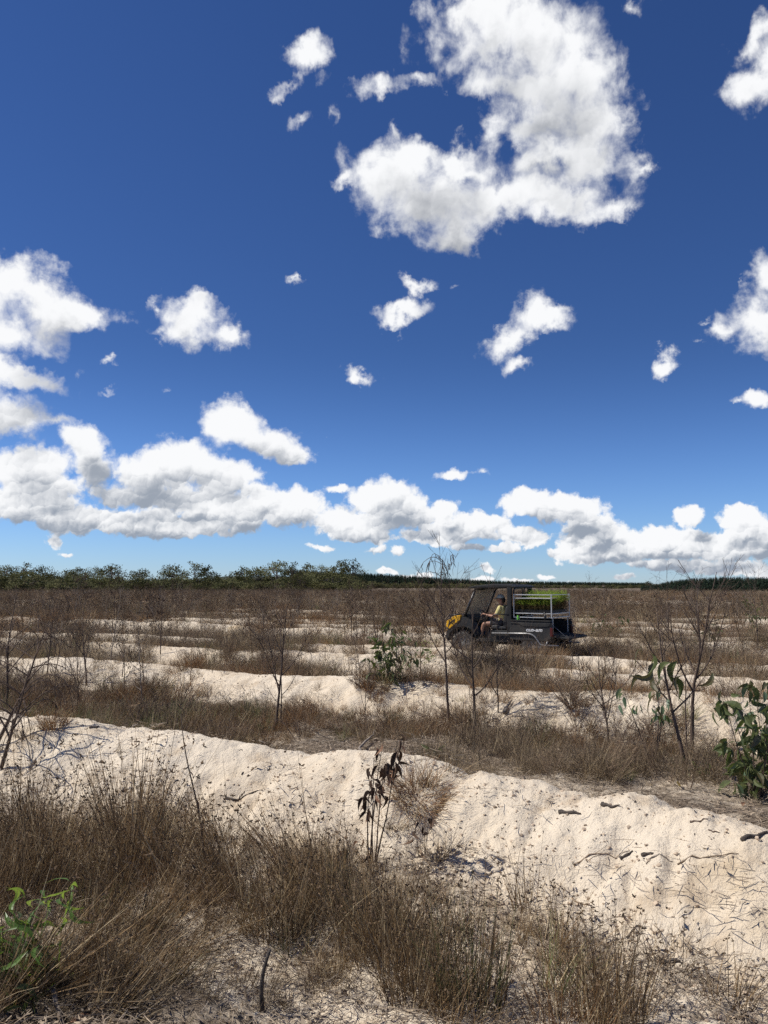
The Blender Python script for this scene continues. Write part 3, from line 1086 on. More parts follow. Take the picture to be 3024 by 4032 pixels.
# ------------------------------------------------------------------ grass of the field
def grass_field():
    groups = {'F_SEDGE': [], 'F_TANGLE': [], 'F_GREY': [], 'F_RUST': [], 'F_GREEN': [], 'F_TWIG': [], 'F_STRAW': []}
    # between the mounds, from the second furrow outwards
    for n, r0, r1, pw in ((30000, 5.0, 24, .35), (26000, 20, 60, .5), (22000, 50, 170, .6)):
        x, y = wedge(n, r0, r1, power=pw)
        d, i = mound_coord(x, y)
        pn = fbm(x * .42, y * .42, 71, 3)
        pn2 = fbm(x * 1.7, y * 1.7, 73, 2)
        r = np.hypot(x, y)
        far_ = np.clip((r - 18) / 14, 0, 1)
        furrow = np.clip((np.abs(d) - .70 + .25 * far_) / .40, 0, 1)
        # the far flank of a mound is grown over more than the near one
        furrow = np.where(d > 0, np.clip((d - .45 + .2 * far_) / .4, 0, 1), furrow)
        dens = furrow * np.clip((pn - .38 + .14 * far_) / .20, 0, 1) * (.15 + 1.1 * np.clip((pn2 - .3) / .4, 0, 1) * (1 - .4 * far_) + .35 * far_) + .10 * (pn2 > .5)
        dens = dens * np.where(i <= 4, .50, .80)
        dens = dens + np.clip((pn - .52) / .12, 0, 1) * (.35 + .35 * far_) * (r > 10)
        dens = np.where(i <= 2, 0, dens)                         # the foreground is planted below
        dens = np.where((i == 3) & (d < .50), 0, dens)
        dens = np.where((i == 4) & (d < -.1) & (d > -.8), dens * .25, dens)
        left = np.clip((-x - y * .12) / (y * .25 + 1), 0, 1) * np.clip((y - 24) / 20, 0, 1)
        dens = np.clip(dens + left * .5 * pn2 + np.clip((r - 45) / 60, 0, .45), 0, 1)
        keep = (NPR.random(n) < dens) & clear_of_vehicle(x, y)
        # keep the bare pads of the photograph free
        x, y, i, d, pn, pn2, r = x[keep], y[keep], i[keep], d[keep], pn[keep], pn2[keep], r[keep]
        z = H(x, y, False)
        kind = fbm(x * .25 + 40, y * .25, 77, 2) + NPR.normal(0, .10, len(x))
        gl = np.exp(-(((x + 4.2) / 1.6) ** 2 + ((y - 11.2) / 1.0) ** 2))
        for k in range(len(x)):
            if NPR.random() < gl[k] * .75:
                g = 'F_GREEN'
            elif NPR.random() < .30:
                g = 'F_TWIG'
            elif NPR.random() < .18:
                g = 'F_STRAW' if NPR.random() < .7 else 'F_GREEN'
            elif kind[k] < .38 + .14 * min(max((r[k] - 16) / 20, 0), 1):
                g = 'F_RUST'
            elif kind[k] < .52:
                g = 'F_TANGLE'
            else:
                g = 'F_GREY'
            groups[g].append((x[k], y[k], z[k], r[k]))
    # the foreground
    n = 4600
    x, y = wedge(n, 3.2, 7.4, power=.8)
    d, i = mound_coord(x, y)
    pn = fbm(x * .8, y * .8, 79, 3)
    px = 1512 + FPX * x / y
    edge = np.interp(px, [-200, 0, 400, 700, 1000, 1500, 2000, 2300, 2600, 3100], [-.60, -.62, -.74, -.96, -1.06, -1.14, -1.24, -1.32, -1.4, -1.6])
    ok = (i <= 3) & ((i < 3) | (d < edge))
    dens = .36 + .64 * np.clip((pn - .38) / .2, 0, 1)
    bare = (y < np.interp(px, [0, 300, 700, 1400, 1800, 3024], [3.9, 3.95, 3.95, 4.1, 3.6, 3.5]) + .5 * (fbm(x * 1.1, y * 1.1, 97, 2) - .5))
    dens = np.where(bare, dens * .10, dens)
    right = np.clip((px - 2050) / 500, 0, 1)
    dens = dens * (1 - .90 * right) * np.interp(px, [0, 900, 1400, 1700, 2000], [1, .95, .75, .30, .25])
    dens = np.where((px > 500) & (px < 1250) & (y > 4.5), np.maximum(dens, .55), dens)
    keep = ok & (NPR.random(n) < dens)
    x, y, pn, px = x[keep], y[keep], pn[keep], px[keep]
    z = H(x, y, False)
    for k in range(len(x)):
        u = NPR.random()
        g = 'F_SEDGE' if u < .17 * np.clip((1800 - px[k]) / 900, .35, 1) else 'F_TANGLE' if u < .50 else 'F_GREY' if u < .72 else 'F_STRAW' if u < .84 else 'F_GREEN' if u < .88 else 'F_TWIG' if u < .94 else 'F_RUST'
        groups[g].append((x[k], y[k], z[k], 4.0))
    return groups


GG = grass_field()
LBL = {'F_SEDGE': ('sedge_grass', 'tall brown dry sedge with starry seed heads in the foreground', F_SEDGE),
       'F_TANGLE': ('dry_grass', 'tangled brown dry grass between the sand mounds', F_TANGLE),
       'F_GREY': ('grey_grass', 'grey-brown withered grass filling the furrows', F_GREY),
       'F_RUST': ('rusty_grass', 'rust-coloured low grass tufts on the mound edges', F_RUST),
       'F_GREEN': ('green_grass', 'dull green grass, thickest in the second furrow at left', F_GREEN),
       'F_STRAW': ('bent_straw', 'pale bent and fallen straw stems among the grass', F_STRAW),
       'F_TWIG': ('dry_undergrowth', 'low dead twiggy growth among the withered grass', F_TWIG)}
for key, rows in GG.items():
    a = np.array(rows)
    if not len(a):
        continue
    nm, lb, forms = LBL[key]
    n = len(a)
    far = np.clip((a[:, 3] - 15) / 60, 0, 1)
    s = np.clip(np.exp(NPR.normal(-.12, .34, n)), .35, 1.7) * (1 + .5 * far)
    s = np.where(a[:, 1] < 7.6, s * .80, np.where(a[:, 1] < 13.5, s * .74, s))
    hn = fbm(a[:, 0] * 1.5, a[:, 1] * 1.5, 111, 2)
    s = s * np.where(a[:, 1] < 14, .52 + .95 * hn, 1) * np.where((a[:, 1] < 7.6) & (key not in ('F_SEDGE', 'F_STRAW')), .72, 1)
    rot = upright(n, .22)
    nearw = np.where(a[:, 1] < 14, 1, .4)
    rot[:, 0] += (fbm(a[:, 0] * .9, a[:, 1] * .9, 113, 2) - .5) * 2.1 * nearw
    rot[:, 1] += (fbm(a[:, 0] * .9, a[:, 1] * .9, 117, 2) - .5) * 2.1 * nearw
    # (tilt in the world's own directions, then the turn about the stem)
    if key != 'F_TWIG':
        q = [(Euler((rx, ry, 0)).to_matrix() @ Euler((0, 0, rz)).to_matrix()).to_euler() for rx, ry, rz in rot]
        rot = np.array([(e.x, e.y, e.z) for e in q])
    sc = np.stack([s * (1 + .9 * far), s * (1 + .9 * far), s * NPR.uniform(.8, 1.15, n)], -1)
    scatter(nm, lb, a[:, :3], rot, sc, NPR.integers(0, len(forms), n), forms)

x, y = wedge(5200, 5.5, 26, power=.3)
d, i = mound_coord(x, y)
pn = fbm(x * 1.1, y * 1.1, 103, 3)
k = (NPR.random(len(x)) < np.clip((pn - .40) / .22, 0, 1) * .75) & (i >= 3) & (d < .35) & (d > -1.3) & ~((i == 3) & (d < -.45)) & ~((i == 3) & (NPR.random(len(x)) < .8))
x, y = x[k], y[k]
n = len(x)
s = np.exp(NPR.normal(-.85, .3, n))
scatter('sparse_tufts', 'sparse small withered tufts dotting the pale mound faces', np.stack([x, y, H(x, y)], -1), upright(n, .35), np.stack([s * 1.2, s * 1.2, s], -1), NPR.integers(0, 10, n), F_GREY + F_TWIG)
# litter on the ground, lumps and charcoal crumbs on the sand
x, y = wedge(9000, 3.2, 26, power=.3)
d, i = mound_coord(x, y)
pn = fbm(x * .9, y * .9, 83, 3)
dens = np.clip((np.abs(d) - .40) / .5, .10, 1) * np.clip((pn - .25) / .3, 0, 1)
k = NPR.random(len(x)) < dens
x, y = x[k], y[k]
n = len(x)
scatter('leaf_litter', 'dead leaves and broken twigs strewn over the sand', np.stack([x, y, H(x, y)], -1), upright(n, .05), NPR.uniform(.6, 1.3, (n, 1)) * np.ones((1, 3)), NPR.integers(0, 5, n), F_LITTER)
x, y = wedge(26000, 3.4, 17, power=-.1)
d, i = mound_coord(x, y)
pn = fbm(x * 1.3, y * 1.3, 89, 3)
k = NPR.random(len(x)) < np.clip((pn - .36) / .25, .04, 1) * np.where(d < .1, 1, .35)
x, y = x[k], y[k]
n = len(x)
s = np.minimum(np.exp(NPR.normal(-5.0, .55, n)), .015)
scatter('sand_lumps', 'small lumps of crusted sand on the mounds', np.stack([x, y, H(x, y) + s * .2], -1), upright(n, .5), np.stack([s, s, s * .8], -1), NPR.integers(0, 6, n), F_CLOD)
x, y = wedge(2800, 3.4, 17, power=0)
n = len(x)
s = np.exp(NPR.normal(-5.15, .45, n))
scatter('charcoal_crumbs', 'crumbs of charcoal and bark scattered on pale sand', np.stack([x, y, H(x, y) + s * .2], -1), upright(n, .6), np.stack([s * 1.5, s * .8, s * .6], -1), NPR.integers(0, 3, n), F_CRUMB)

# ------------------------------------------------------------------ hills, pine forest and woodland on the skyline
def build_hill(name, label, px_h, Y, depth):
    """a low rise: px_h = (photo column, height of its ground in m) along distance Y"""
    xs = np.array([(p - 1512) / FPX * Y for p, _ in px_h])
    hs = np.array([h for _, h in px_h])
    X = np.linspace(xs[0], xs[-1], 70)
    D = np.linspace(-1, 1, 13)
    V, F = [], []
    for a in D:
        for b in X:
            z = np.interp(b, xs, hs) * math.cos(a * PI / 2) ** .8 - .4 + .5 * float(fbm(np.array([b * .02]), np.array([a * 3.]), 91, 2)[0])
            V.append((b, Y + a * depth, z if abs(a) < 1 else -1.0))
    n = len(X)
    for i in range(len(D) - 1):
        for j in range(n - 1):
            F.append((i * n + j, i * n + j + 1, (i + 1) * n + j + 1, (i + 1) * n + j))
    m = MB()
    m.add(V, F)
    o = tag(link(name, m.mesh(name, M['hill'])), label, None, None, 'structure')
    return lambda x, y: np.interp(x, xs, hs) * np.cos(np.clip((y - Y) / depth, -1, 1) * PI / 2) ** .8 - .4


HILL_A = [(900, 13.0), (1200, 12.0), (1400, 9.0), (1470, 8.0), (1600, 5.6), (1750, 2.2), (1900, .6), (2200, .2), (2500, 0.0)]
hz = build_hill('hill', 'low dark wooded hill rising at the centre of the skyline', HILL_A, 1150, 160)


def pine_form(seed, h, w):
    rng = random.Random(seed)
    m = MB()
    m.tube([(0, 0, 0), (0, 0, h * .9)], [.12, .03], 4, mi=1)
    tiers = 9
    for k in range(tiers):
        t = k / (tiers - 1)
        z = h * (.10 + .86 * t)
        r = w * (1 - t) ** .8 * .5 + .10
        nn = 7 if k < 6 else 5
        for j in range(nn):
            a = j * 6.283 / nn + rng.random()
            rr = r * rng.uniform(.7, 1.2)
            d = Vector((math.cos(a), math.sin(a), 0))
            s = Vector((-d.y, d.x, 0))
            p = Vector((0, 0, z + h * .05))
            m.ribbon([p, p + d * rr * .6 - Vector((0, 0, h * .02)), p + d * rr + Vector((0, 0, -h * .04 + rng.gauss(0, h * .02)))], [rr * .12, rr * .42, .04], s, 0)
            m.ribbon([p + Vector((0, 0, -.1)), p + d * rr * .7 + Vector((0, 0, h * .05))], [rr * .2, .05], s, 0)
    return m


PINE = [pine_form(20 + i, 1.0 * 8, 3.6) for i in range(4)]
PINE_ME = [p.mesh('pine', [M['pine_crown'], M['trunk_dark']], False) for p in PINE]
F_PINE = [form('pine', me) for me in PINE_ME]
n = 5200
px = NPR.uniform(1150, 2560, n)
y = 1150 + NPR.uniform(-155, 120, n)
x = (px - 1512) / FPX * y
s = NPR.uniform(.75, 1.15, n) * np.interp(px, [1150, 1700, 2000, 2560], [1.1, 1.05, .72, .5])
scatter('pine_forest', 'dark pine plantation covering the low hill at centre', np.stack([x, y, hz(x, y)], -1), upright(n, .03), np.stack([s * 1.2, s * 1.2, s], -1), NPR.integers(0, 4, n), F_PINE)

# the pine plantation at the right: front ranks as single trees, the rest as a mass
TENS = ['', 'twenty-', 'thirty-']
NUM = ['first', 'second', 'third', 'fourth', 'fifth', 'sixth', 'seventh', 'eighth', 'ninth', 'tenth', 'eleventh', 'twelfth', 'thirteenth', 'fourteenth', 'fifteenth', 'sixteenth', 'seventeenth', 'eighteenth', 'nineteenth', 'twentieth']
cnt, pxx = 0, 2575
RISE = ([2400, 2560, 2640, 2720, 2850, 3024, 3400], [2318, 2304, 2288, 2279, 2273, 2275, 2272])
while pxx < 3040:
    rng = random.Random(1000 + cnt)
    Yr = 236 + rng.uniform(-1.5, 1.5)
    xx = (pxx - 1512) / FPX * Yr
    z0 = Hs(xx, Yr)
    hh = EYE + (2300 - np.interp(pxx, *RISE)) / FPX * Yr * rng.uniform(.85, 1.12) - z0
    o = link('pine_tree', PINE_ME[cnt % 4], loc=(xx, Yr, z0 - .1))
    o.scale = (hh / 8 * 1.25, hh / 8 * 1.25, hh / 8)
    o.rotation_euler = (0, 0, rng.random() * 6)
    nm_ = NUM[cnt] if cnt < 20 else 'twenty-' + NUM[cnt - 20]
    tag(o, 'dark conical pine, %s from the left in the front rank of the right rise' % nm_, 'pine tree', 'front rank of the pine plantation at right')
    cnt += 1
    pxx += rng.uniform(16, 23)
n = 1700
px = NPR.uniform(2520, 3400, n)
y = NPR.uniform(190, 300, n)
x = (px - 1512) / FPX * y
z = H(x, y, False)
s = (EYE + (2302 - np.interp(px, *RISE)) / FPX * y * NPR.uniform(.75, 1.0, n) - z) / 8
s = s * np.clip((y - 180) / 50, .55, 1)
scatter('pine_plantation', 'dark pine plantation around the front rank at right', np.stack([x, y, z - .1], -1), upright(n, .03), np.stack([s * 1.4, s * 1.4, s], -1), NPR.integers(0, 4, n), F_PINE)


def gum_tree(seed, h, w, clumps, leaf=.34, open_=.5):
    """(trunk, crown) of an open-crowned gum"""
    rng = random.Random(seed)
    tr, cr = MB(), MB()
    top = []
    base = [Vector((0, 0, -.2))]
    d = Vector((rng.gauss(0, .12), rng.gauss(0, .06), 1)).normalized()
    for i in range(5):
        d = (d + Vector((rng.gauss(0, .10), rng.gauss(0, .1), .1))).normalized()
        base.append(base[-1] + d * h * .13)
    tr.tube(base, [h * .021 * (1 - .09 * i) for i in range(6)], 6)
    for c in range(clumps):
        a = c * 2.4 + rng.random()
        rr = w * .5 * math.sqrt((c + .4) / clumps) * rng.uniform(.75, 1.1)
        z = h * (1.0 - .40 * (rr / (w * .5)) ** 1.6 - rng.random() * open_ * .42) - .1 * h
        p = Vector((math.cos(a) * rr, math.sin(a) * rr, z))
        st = base[rng.randint(2, 5)]
        mid = st.lerp(p, .55) + Vector((rng.gauss(0, .25), rng.gauss(0, .25), -.04 * h))
        tr.tube([st, mid, p], [h * .010, h * .007, h * .002], 4)
        top.append(p)
        cr_ = w * rng.uniform(.13, .21)
        nl = int(46 * (cr_ / (w * .17)) ** 2)
        for k in range(nl):
            v = rvec(rng) * (rng.random() ** .45)
            q = p + Vector((v.x * cr_, v.y * cr_, v.z * cr_ * .62))
            s1 = rvec(rng)
            s2 = s1.orthogonal().normalized()
            L = leaf * rng.uniform(.6, 1.3)
            dn = (s1 + Vector((0, 0, -.5))).normalized()
            cr.ribbon([q, q + dn * L * .5 + s2 * .05, q + dn * L], [.03, L * .34, .03], s2)
    return tr, cr


GUM = []
for i, (h, w, c, lf, op) in enumerate([(10, 8.5, 18, .42, .55), (9, 10, 24, .40, .6), (9.5, 7, 14, .42, .5), (8, 9, 22, .42, .7), (11, 7.5, 16, .42, .8), (7, 8, 22, .40, .9), (9, 6.5, 13, .44, .4)]):
    tr, cr = gum_tree(40 + i, h, w, c, lf, op)
    GUM.append((tr.mesh('gum_trunk', M['trunk_pale' if i % 3 == 0 else 'trunk_dark']), cr.mesh('gum_crown', M['gum_crown'], False), h))


def plant_gum(kind, px, Y, topy, label, group=None, wide=1.0, rz=0.0):
    """a gum standing under photo column px whose top reaches photo row topy"""
    tr, cr, h = GUM[kind]
    p = at_depth(px, Y)
    z0 = -.1 if Y > 350 else p.z
    want = EYE + (2300 - topy) / FPX * Y - z0
    s = want / max(v.co.z for v in cr.vertices)
    t = thing('gum_tree', label, 'gum tree', (p.x, p.y, z0), rz, group)
    t.scale = (s * wide, s * wide, s)
    link('trunk', tr, t)
    link('crown', cr, t)
    return t


# tall gums along the left skyline (photo column, top row, width factor, what tells it apart)
TALL = [
    (20, 2222, 0, 'gum tree at the far left end of the tree line'),
    (95, 2212, 4, 'tall thin-topped gum near the left end of the tree line'),
    (170, 2222, 1, 'broad gum beside the thin-topped one near the left end of the tree line'),
    (300, 2231, 3, 'low round-headed gum standing clear of the left tree line'),
    (372, 2226, 1, 'spreading gum in the left group of the tree line'),
    (440, 2218, 0, 'tallest airy gum in the left group of the tree line'),
    (553, 2236, 3, 'small dome-shaped gum alone between two gaps in the tree line'),
    (672, 2217, 1, 'wide rounded gum left of the pair with bunched crowns'),
    (765, 2208, 2, 'tall gum with dense bunched crown, left of a smaller twin'),
    (818, 2222, 6, 'smaller twin beside the tall bunched-crown gum'),
    (945, 2224, 5, 'flat-topped gum left of the big centre clump'),
    (1010, 2230, 3, 'low gum joining the flat-topped one to the centre clump'),
    (1090, 2203, 0, 'big gum at the left of the centre clump'),
    (1145, 2208, 4, 'leaning gum in the middle of the centre clump'),
    (1205, 2213, 6, 'thin-leaved gum in the centre clump'),
    (1262, 2219, 1, 'shorter gum behind the thin-leaved one in the centre clump'),
    (1340, 2206, 2, 'tall gum on the right side of the centre clump'),
    (1385, 2196, 4, 'tallest gum, last of the tree line before the dark hill'),
    (-40, 2220, 1, 'gum tree cut by the left picture edge'),
]
for k, (px, ty, kd, lb) in enumerate(TALL):
    plant_gum(kd, px, 205 + (k * 37) % 40, ty, lb, 'tall gums of the left tree line', 1.0 if kd != 3 else .9, k * 1.7)
TSHORT = ['gum at the far left end', 'thin-topped gum near the left end', 'broad gum near the left end', 'low round-headed gum', 'spreading gum of the left group', 'tallest airy gum of the left group', 'small dome-shaped gum',
          'wide rounded gum', 'bunched-crown gum', 'smaller twin of the bunched-crown gum', 'flat-topped gum', 'low gum beside the flat-topped one', 'big gum at the left of the centre clump', 'leaning gum of the centre clump',
          'thin-leaved gum of the centre clump', 'shorter gum of the centre clump', 'tall gum right in the centre clump', 'last and tallest gum before the dark hill', 'gum cut by the left edge']
BUSHY = []
rng = random.Random(5)
for k in range(46):
    px = -160 + k * 34 + rng.uniform(-12, 12)
    ty = np.interp(px, [-160, 200, 260, 620, 900, 1000, 1400, 1460], [2256, 2250, 2268, 2266, 2270, 2266, 2256, 2282]) + rng.uniform(-12, 12)
    mk = min(TALL, key=lambda q: abs(q[0] - px))
    sd = 'under' if abs(mk[0] - px) < 14 else 'left of' if px < mk[0] else 'right of'
    core = TSHORT[TALL.index(mk)]
    BUSHY.append((plant_gum(rng.choice([1, 3, 5, 5]), px, 188 + rng.uniform(0, 26), ty, 'low bushy gum %s the %s' % (sd, core), 'bushy gums of the left tree line', 1.35, rng.random() * 6), px))
# the low wood under and behind them, thinning to the right
n = 900
px = NPR.uniform(-350, 1440, n)
y = NPR.uniform(180, 240, n)
x = (px - 1512) / FPX * y
hh = np.interp(px, [-350, 1000, 1400, 1450], [3.4, 3.2, 3.0, 2.0]) * NPR.uniform(.5, 1.1, n)
F_BUSH = []
for i in range(4):
    tr, cr = gum_tree(60 + i, 6, 6.5, 20, .42, 1.5)
    for f in cr.f:
        tr.f.append(tuple(q + len(tr.v) for q in f))
        tr.mi.append(1)
    tr.v.extend(cr.v)
    F_BUSH.append(form('bush', tr.mesh('bush', [M['trunk_dark'], M['wood_crown']], False)))
s = hh / 6
scatter('woodland', 'dense low wood under the gums of the left tree line', np.stack([x, y, H(x, y, False)], -1), upright(n, .05), np.stack([s * 1.5, s * 1.5, s], -1), NPR.integers(0, 4, n), F_BUSH)
n = 420
px = NPR.uniform(1400, 2700, n)
y = NPR.uniform(330, 420, n)
x = (px - 1512) / FPX * y
s = NPR.uniform(.25, .62, n) * np.interp(px, [1400, 1700, 2200, 2700], [1.0, .85, .6, .6])
scatter('far_scrub', 'thin line of scrub along the skyline behind the buggy', np.stack([x, y, x * 0], -1), upright(n, .05), np.stack([s * 1.4, s * 1.4, s], -1), NPR.integers(0, 4, n), F_BUSH)
for px, ty, kd, lb in [(2063, 2290, 1, 'rounded gum showing just above the buggy roof'), (2088, 2300, 3, 'low gum right of the one above the buggy roof'), (2140, 2313, 5, 'small bush on the skyline right of the buggy roof'),
                       (2168, 2311, 2, 'small upright tree on the skyline above the seedling rack'), (2212, 2312, 3, 'small rounded tree above the right end of the rack'),
                       (2300, 2313, 3, 'dark bush on the skyline right of the rack'), (2345, 2314, 5, 'flat small tree on the skyline, second right of the rack'), (2384, 2306, 3, 'small dome-shaped tree between two twigs on the skyline'),
                       (2422, 2300, 6, 'thin lollipop-shaped tree on the skyline at right'), (2520, 2312, 3, 'small round tree left of the lone gum'),
                       (2554, 2286, 1, 'lone broad gum at the left foot of the right pine rise'), (2470, 2318, 5, 'low scrub tree on the skyline at right'), (1650, 2302, 3, 'grey rounded tree below the dark hill, left of the curled sapling'), (1575, 2308, 5, 'grey low tree in front of the dark hill')]:
    plant_gum(kd, px, 345, ty, lb, None, 1.0, px)


# ------------------------------------------------------------------ dead saplings
def near_sapling(px, py, top, label, seed, rad=.014, lean=None, **kw):
    """its foot at photo point (px, py), its top at photo row `top`"""
    p = at(px, py)
    h = EYE + (2300 - top) / FPX * p.y * 1.0 - p.z
    hh = max(h, .3)
    kw['brlen'] = kw.get('brlen', .42) * 1.3
    kw['twigs'] = kw.get('twigs', 3) + 2
    tr, brs = sapling_parts(seed, hh * 1.02, rad * 1.12, lean=lean or (0, 0), **kw)
    t = thing('dead_sapling', label, 'dead sapling', p, 0)
    bm = [M['bark'], M['leaf_dead']]
    link('trunk', tr.mesh('trunk', M['bark']), t)
    for b in brs:
        link('branch', b.mesh('branch', bm), t)
    return t, hh


near_sapling(1873, 2905, 2410, 'black forked sapling with low curved branches before the buggy front', 11, .021, nbr=9, spread=58, start=.34, up=1.5, brlen=.70, twigs=4, lean=(-.01, 0), wig=.03)
t_curl, h_curl = near_sapling(1772, 2868, 2205, 'tall burnt sapling with drooping curled top left of the buggy', 12, .020, nbr=12, spread=40, start=.40, up=.5, brlen=.36, twigs=4, lean=(-.015, 0), wig=.045)
# its weeping head of hooked dead shoots
rng = random.Random(77)
for k in range(11):
    m = MB()
    a = rng.choice([0, PI]) + rng.gauss(.1, .7)
    z0 = h_curl * rng.uniform(.74, .98)
    p0 = Vector((-.03 * h_curl + rng.gauss(0, .05), rng.gauss(0, .05), z0))
    R0 = rng.uniform(.05, .21)
    ex = Vector((math.cos(a), math.sin(a), 0))
    pts = []
    hk, ln = rng.uniform(.7, 1.7), rng.uniform(.05, .40)
    for j in range(13):
        q = j / 12 * PI * 1.05
        pts.append(p0 + ex * R0 * (1 - math.cos(q)) + Vector((0, 0, R0 * hk * math.sin(q) - ln * max(0, j - 7) / 5)) + rvec(rng) * .011)
    m.tube(pts, [.0058 * (1 - .70 * j / 12) for j in range(13)], 4, cap=False)
    for j in rng.sample(range(5, 13), 4):
        e = pts[j]
        dd = (Vector((0, 0, -1)) + rvec(rng) * .5).normalized()
        m.ribbon([e, e + dd * .04, e + dd * .09], [.001, .007, .001], dd.orthogonal().normalized(), 1)
    link('drooping_shoot', m.mesh('drooping_shoot', [M['bark'], M['leaf_dead']]), t_curl)
near_sapling(1081, 2880, 2390, 'leaning forked black sapling in the second furrow left of centre', 13, .019, nbr=9, spread=40, start=.28, up=.9, brlen=.55, twigs=4, lean=(.14, .02), wig=.04)
near_sapling(1100, 2870, 2520, 'thin sapling crossing the foot of the leaning forked one', 14, .010, nbr=5, lean=(.06, 0))
near_sapling(2725, 2975, 2255, 'tall brown sapling with twin stems beside the right gum sapling, right stem', 15, .023, nbr=12, spread=38, start=.34, up=.6, brlen=.42, twigs=4, lean=(.03, 0), wig=.05)
t_sick, h_sick = near_sapling(2703, 3035, 2400, 'brown sapling carrying big sickle-shaped leaves at right', 16, .021, nbr=9, spread=42, start=.36, up=.5, brlen=.40, twigs=3, lean=(-.12, 0), wig=.045)
near_sapling(2711, 2990, 2540, 'thin middle stem between the two brown saplings at right', 17, .011, nbr=4, lean=(-.01, 0))
near_sapling(2397, 2930, 2580, 'small many-twigged sapling with crooked foot on the second mound', 18, .014, nbr=12, spread=44, start=.22, up=.6, brlen=.6, twigs=5, lean=(-.04, 0), wig=.06)
near_sapling(340, 2692, 2400, 'V-branched sapling at left with three stems, the thickest', 19, .017, nbr=7, spread=34, start=.24, up=.7, brlen=.6, twigs=4, lean=(.05, 0))
near_sapling(307, 2672, 2480, 'thin stem close left of the V-branched sapling', 20, .010, nbr=5, spread=32, lean=(-.12, 0))
near_sapling(184, 2655, 2380, 'straight dark stem left of the V-branched group', 21, .014, nbr=8, spread=36, lean=(.05, 0))
near_sapling(213, 2680, 2360, 'slender stem right of the straight dark one at left', 22, .009, nbr=6, spread=36, lean=(.01, 0))
near_sapling(480, 2650, 2500, 'small sapling on the crest right of the V-branched group', 23, .009, nbr=6, lean=(.02, 0))
near_sapling(545, 2530, 2380, 'sapling with two crossing forks on the third mound at left', 24, .011, nbr=8, spread=46)
near_sapling(632, 2572, 2285, 'pale grey leafless pole sapling at left', 25, .012, nbr=5, spread=36, wig=.02, twigs=2).__getitem__(0).children[0].data.materials.__setitem__(0, M['bark_grey'])
near_sapling(1031, 2570, 2330, 'dark sapling with flat side twigs left of the leafy green shrub', 26, .014, nbr=11, spread=62, start=.3)
near_sapling(1295, 2540, 2400, 'straight short sapling left of the leafy green shrub', 27, .010, nbr=5, spread=40)
near_sapling(1383, 2515, 2310, 'sapling rising behind the left side of the green shrub', 28, .014, nbr=10, spread=42)
near_sapling(1479, 2540, 2330, 'sapling rising through the top of the green shrub', 29, .011, nbr=7, spread=40)
near_sapling(1437, 2862, 2600, 'thin short sapling on the mound below the green shrub', 30, .008, nbr=6, spread=44)
near_sapling(1695, 2520, 2330, 'sapling left of the buggy front wheel', 31, .012, nbr=9, spread=44)
near_sapling(1960, 2790, 2470, 'slender sapling before the driver', 32, .010, nbr=8, spread=42, lean=(.02, 0))
near_sapling(2120, 2720, 2440, 'crooked thin sapling before the cargo bed', 33, .009, nbr=7, spread=44, lean=(-.1, 0))
near_sapling(2250, 2650, 2400, 'arching grey twig sapling at the buggy tail', 34, .008, nbr=5, spread=30, droop=.5, lean=(.08, 0))
near_sapling(2290, 2700, 2470, 'thin sapling right of the buggy tail', 35, .009, nbr=7, spread=40)
near_sapling(2640, 2560, 2240, 'pale bent-tipped sapling reaching over the skyline at right', 36, .013, nbr=9, spread=36, droop=.45, lean=(-.08, 0), brlen=.5)
near_sapling(2760, 2540, 2265, 'second bent-tipped sapling over the skyline at right', 37, .012, nbr=9, spread=36, droop=.5, lean=(-.12, 0), brlen=.5)
near_sapling(2985, 2560, 2262, 'sapling reaching over the skyline near the right edge', 38, .013, nbr=9, spread=36, droop=.2, brlen=.5)
near_sapling(2340, 2460, 2272, 'lone feathery twig above the skyline right of the rack', 39, .010, nbr=9, spread=28, droop=.3, lean=(-.03, 0))
near_sapling(1850, 2420, 2262, 'twiggy sapling poking over the dark hill', 40, .012, nbr=10, spread=34, droop=.3)
near_sapling(1530, 2440, 2265, 'double twig rising over the dark hill left of the curled sapling', 41, .011, nbr=9, spread=34, droop=.4)
near_sapling(450, 2440, 2265, 'dark bushy-topped dead sapling at left before the trees', 42, .018, nbr=14, spread=46, leaves=4)
near_sapling(690, 2430, 2270, 'dark bushy dead sapling before the pair of gums', 43, .018, nbr=14, spread=46, leaves=4)
near_sapling(1180, 2430, 2268, 'dead sapling with ragged head before the centre clump', 44, .016, nbr=12, spread=44, leaves=3)
# arching dead shoots that reach in from the left edge
for k, (px, py, top, ln, lb) in enumerate([(20, 2800, 2330, .12, 'upper arching dead sapling reaching in from the left edge'), (-40, 2960, 2420, .45, 'long leaning dead sapling across the left edge'), (-5, 3030, 2600, .30, 'lower arching dead shoot hanging over the near mound at left')]):
    near_sapling(px, py, top, lb, 50 + k, .020, nbr=13, spread=50, start=.3, droop=1.25, up=.3, brlen=.75, twigs=4, lean=(ln, .05), wig=.05)
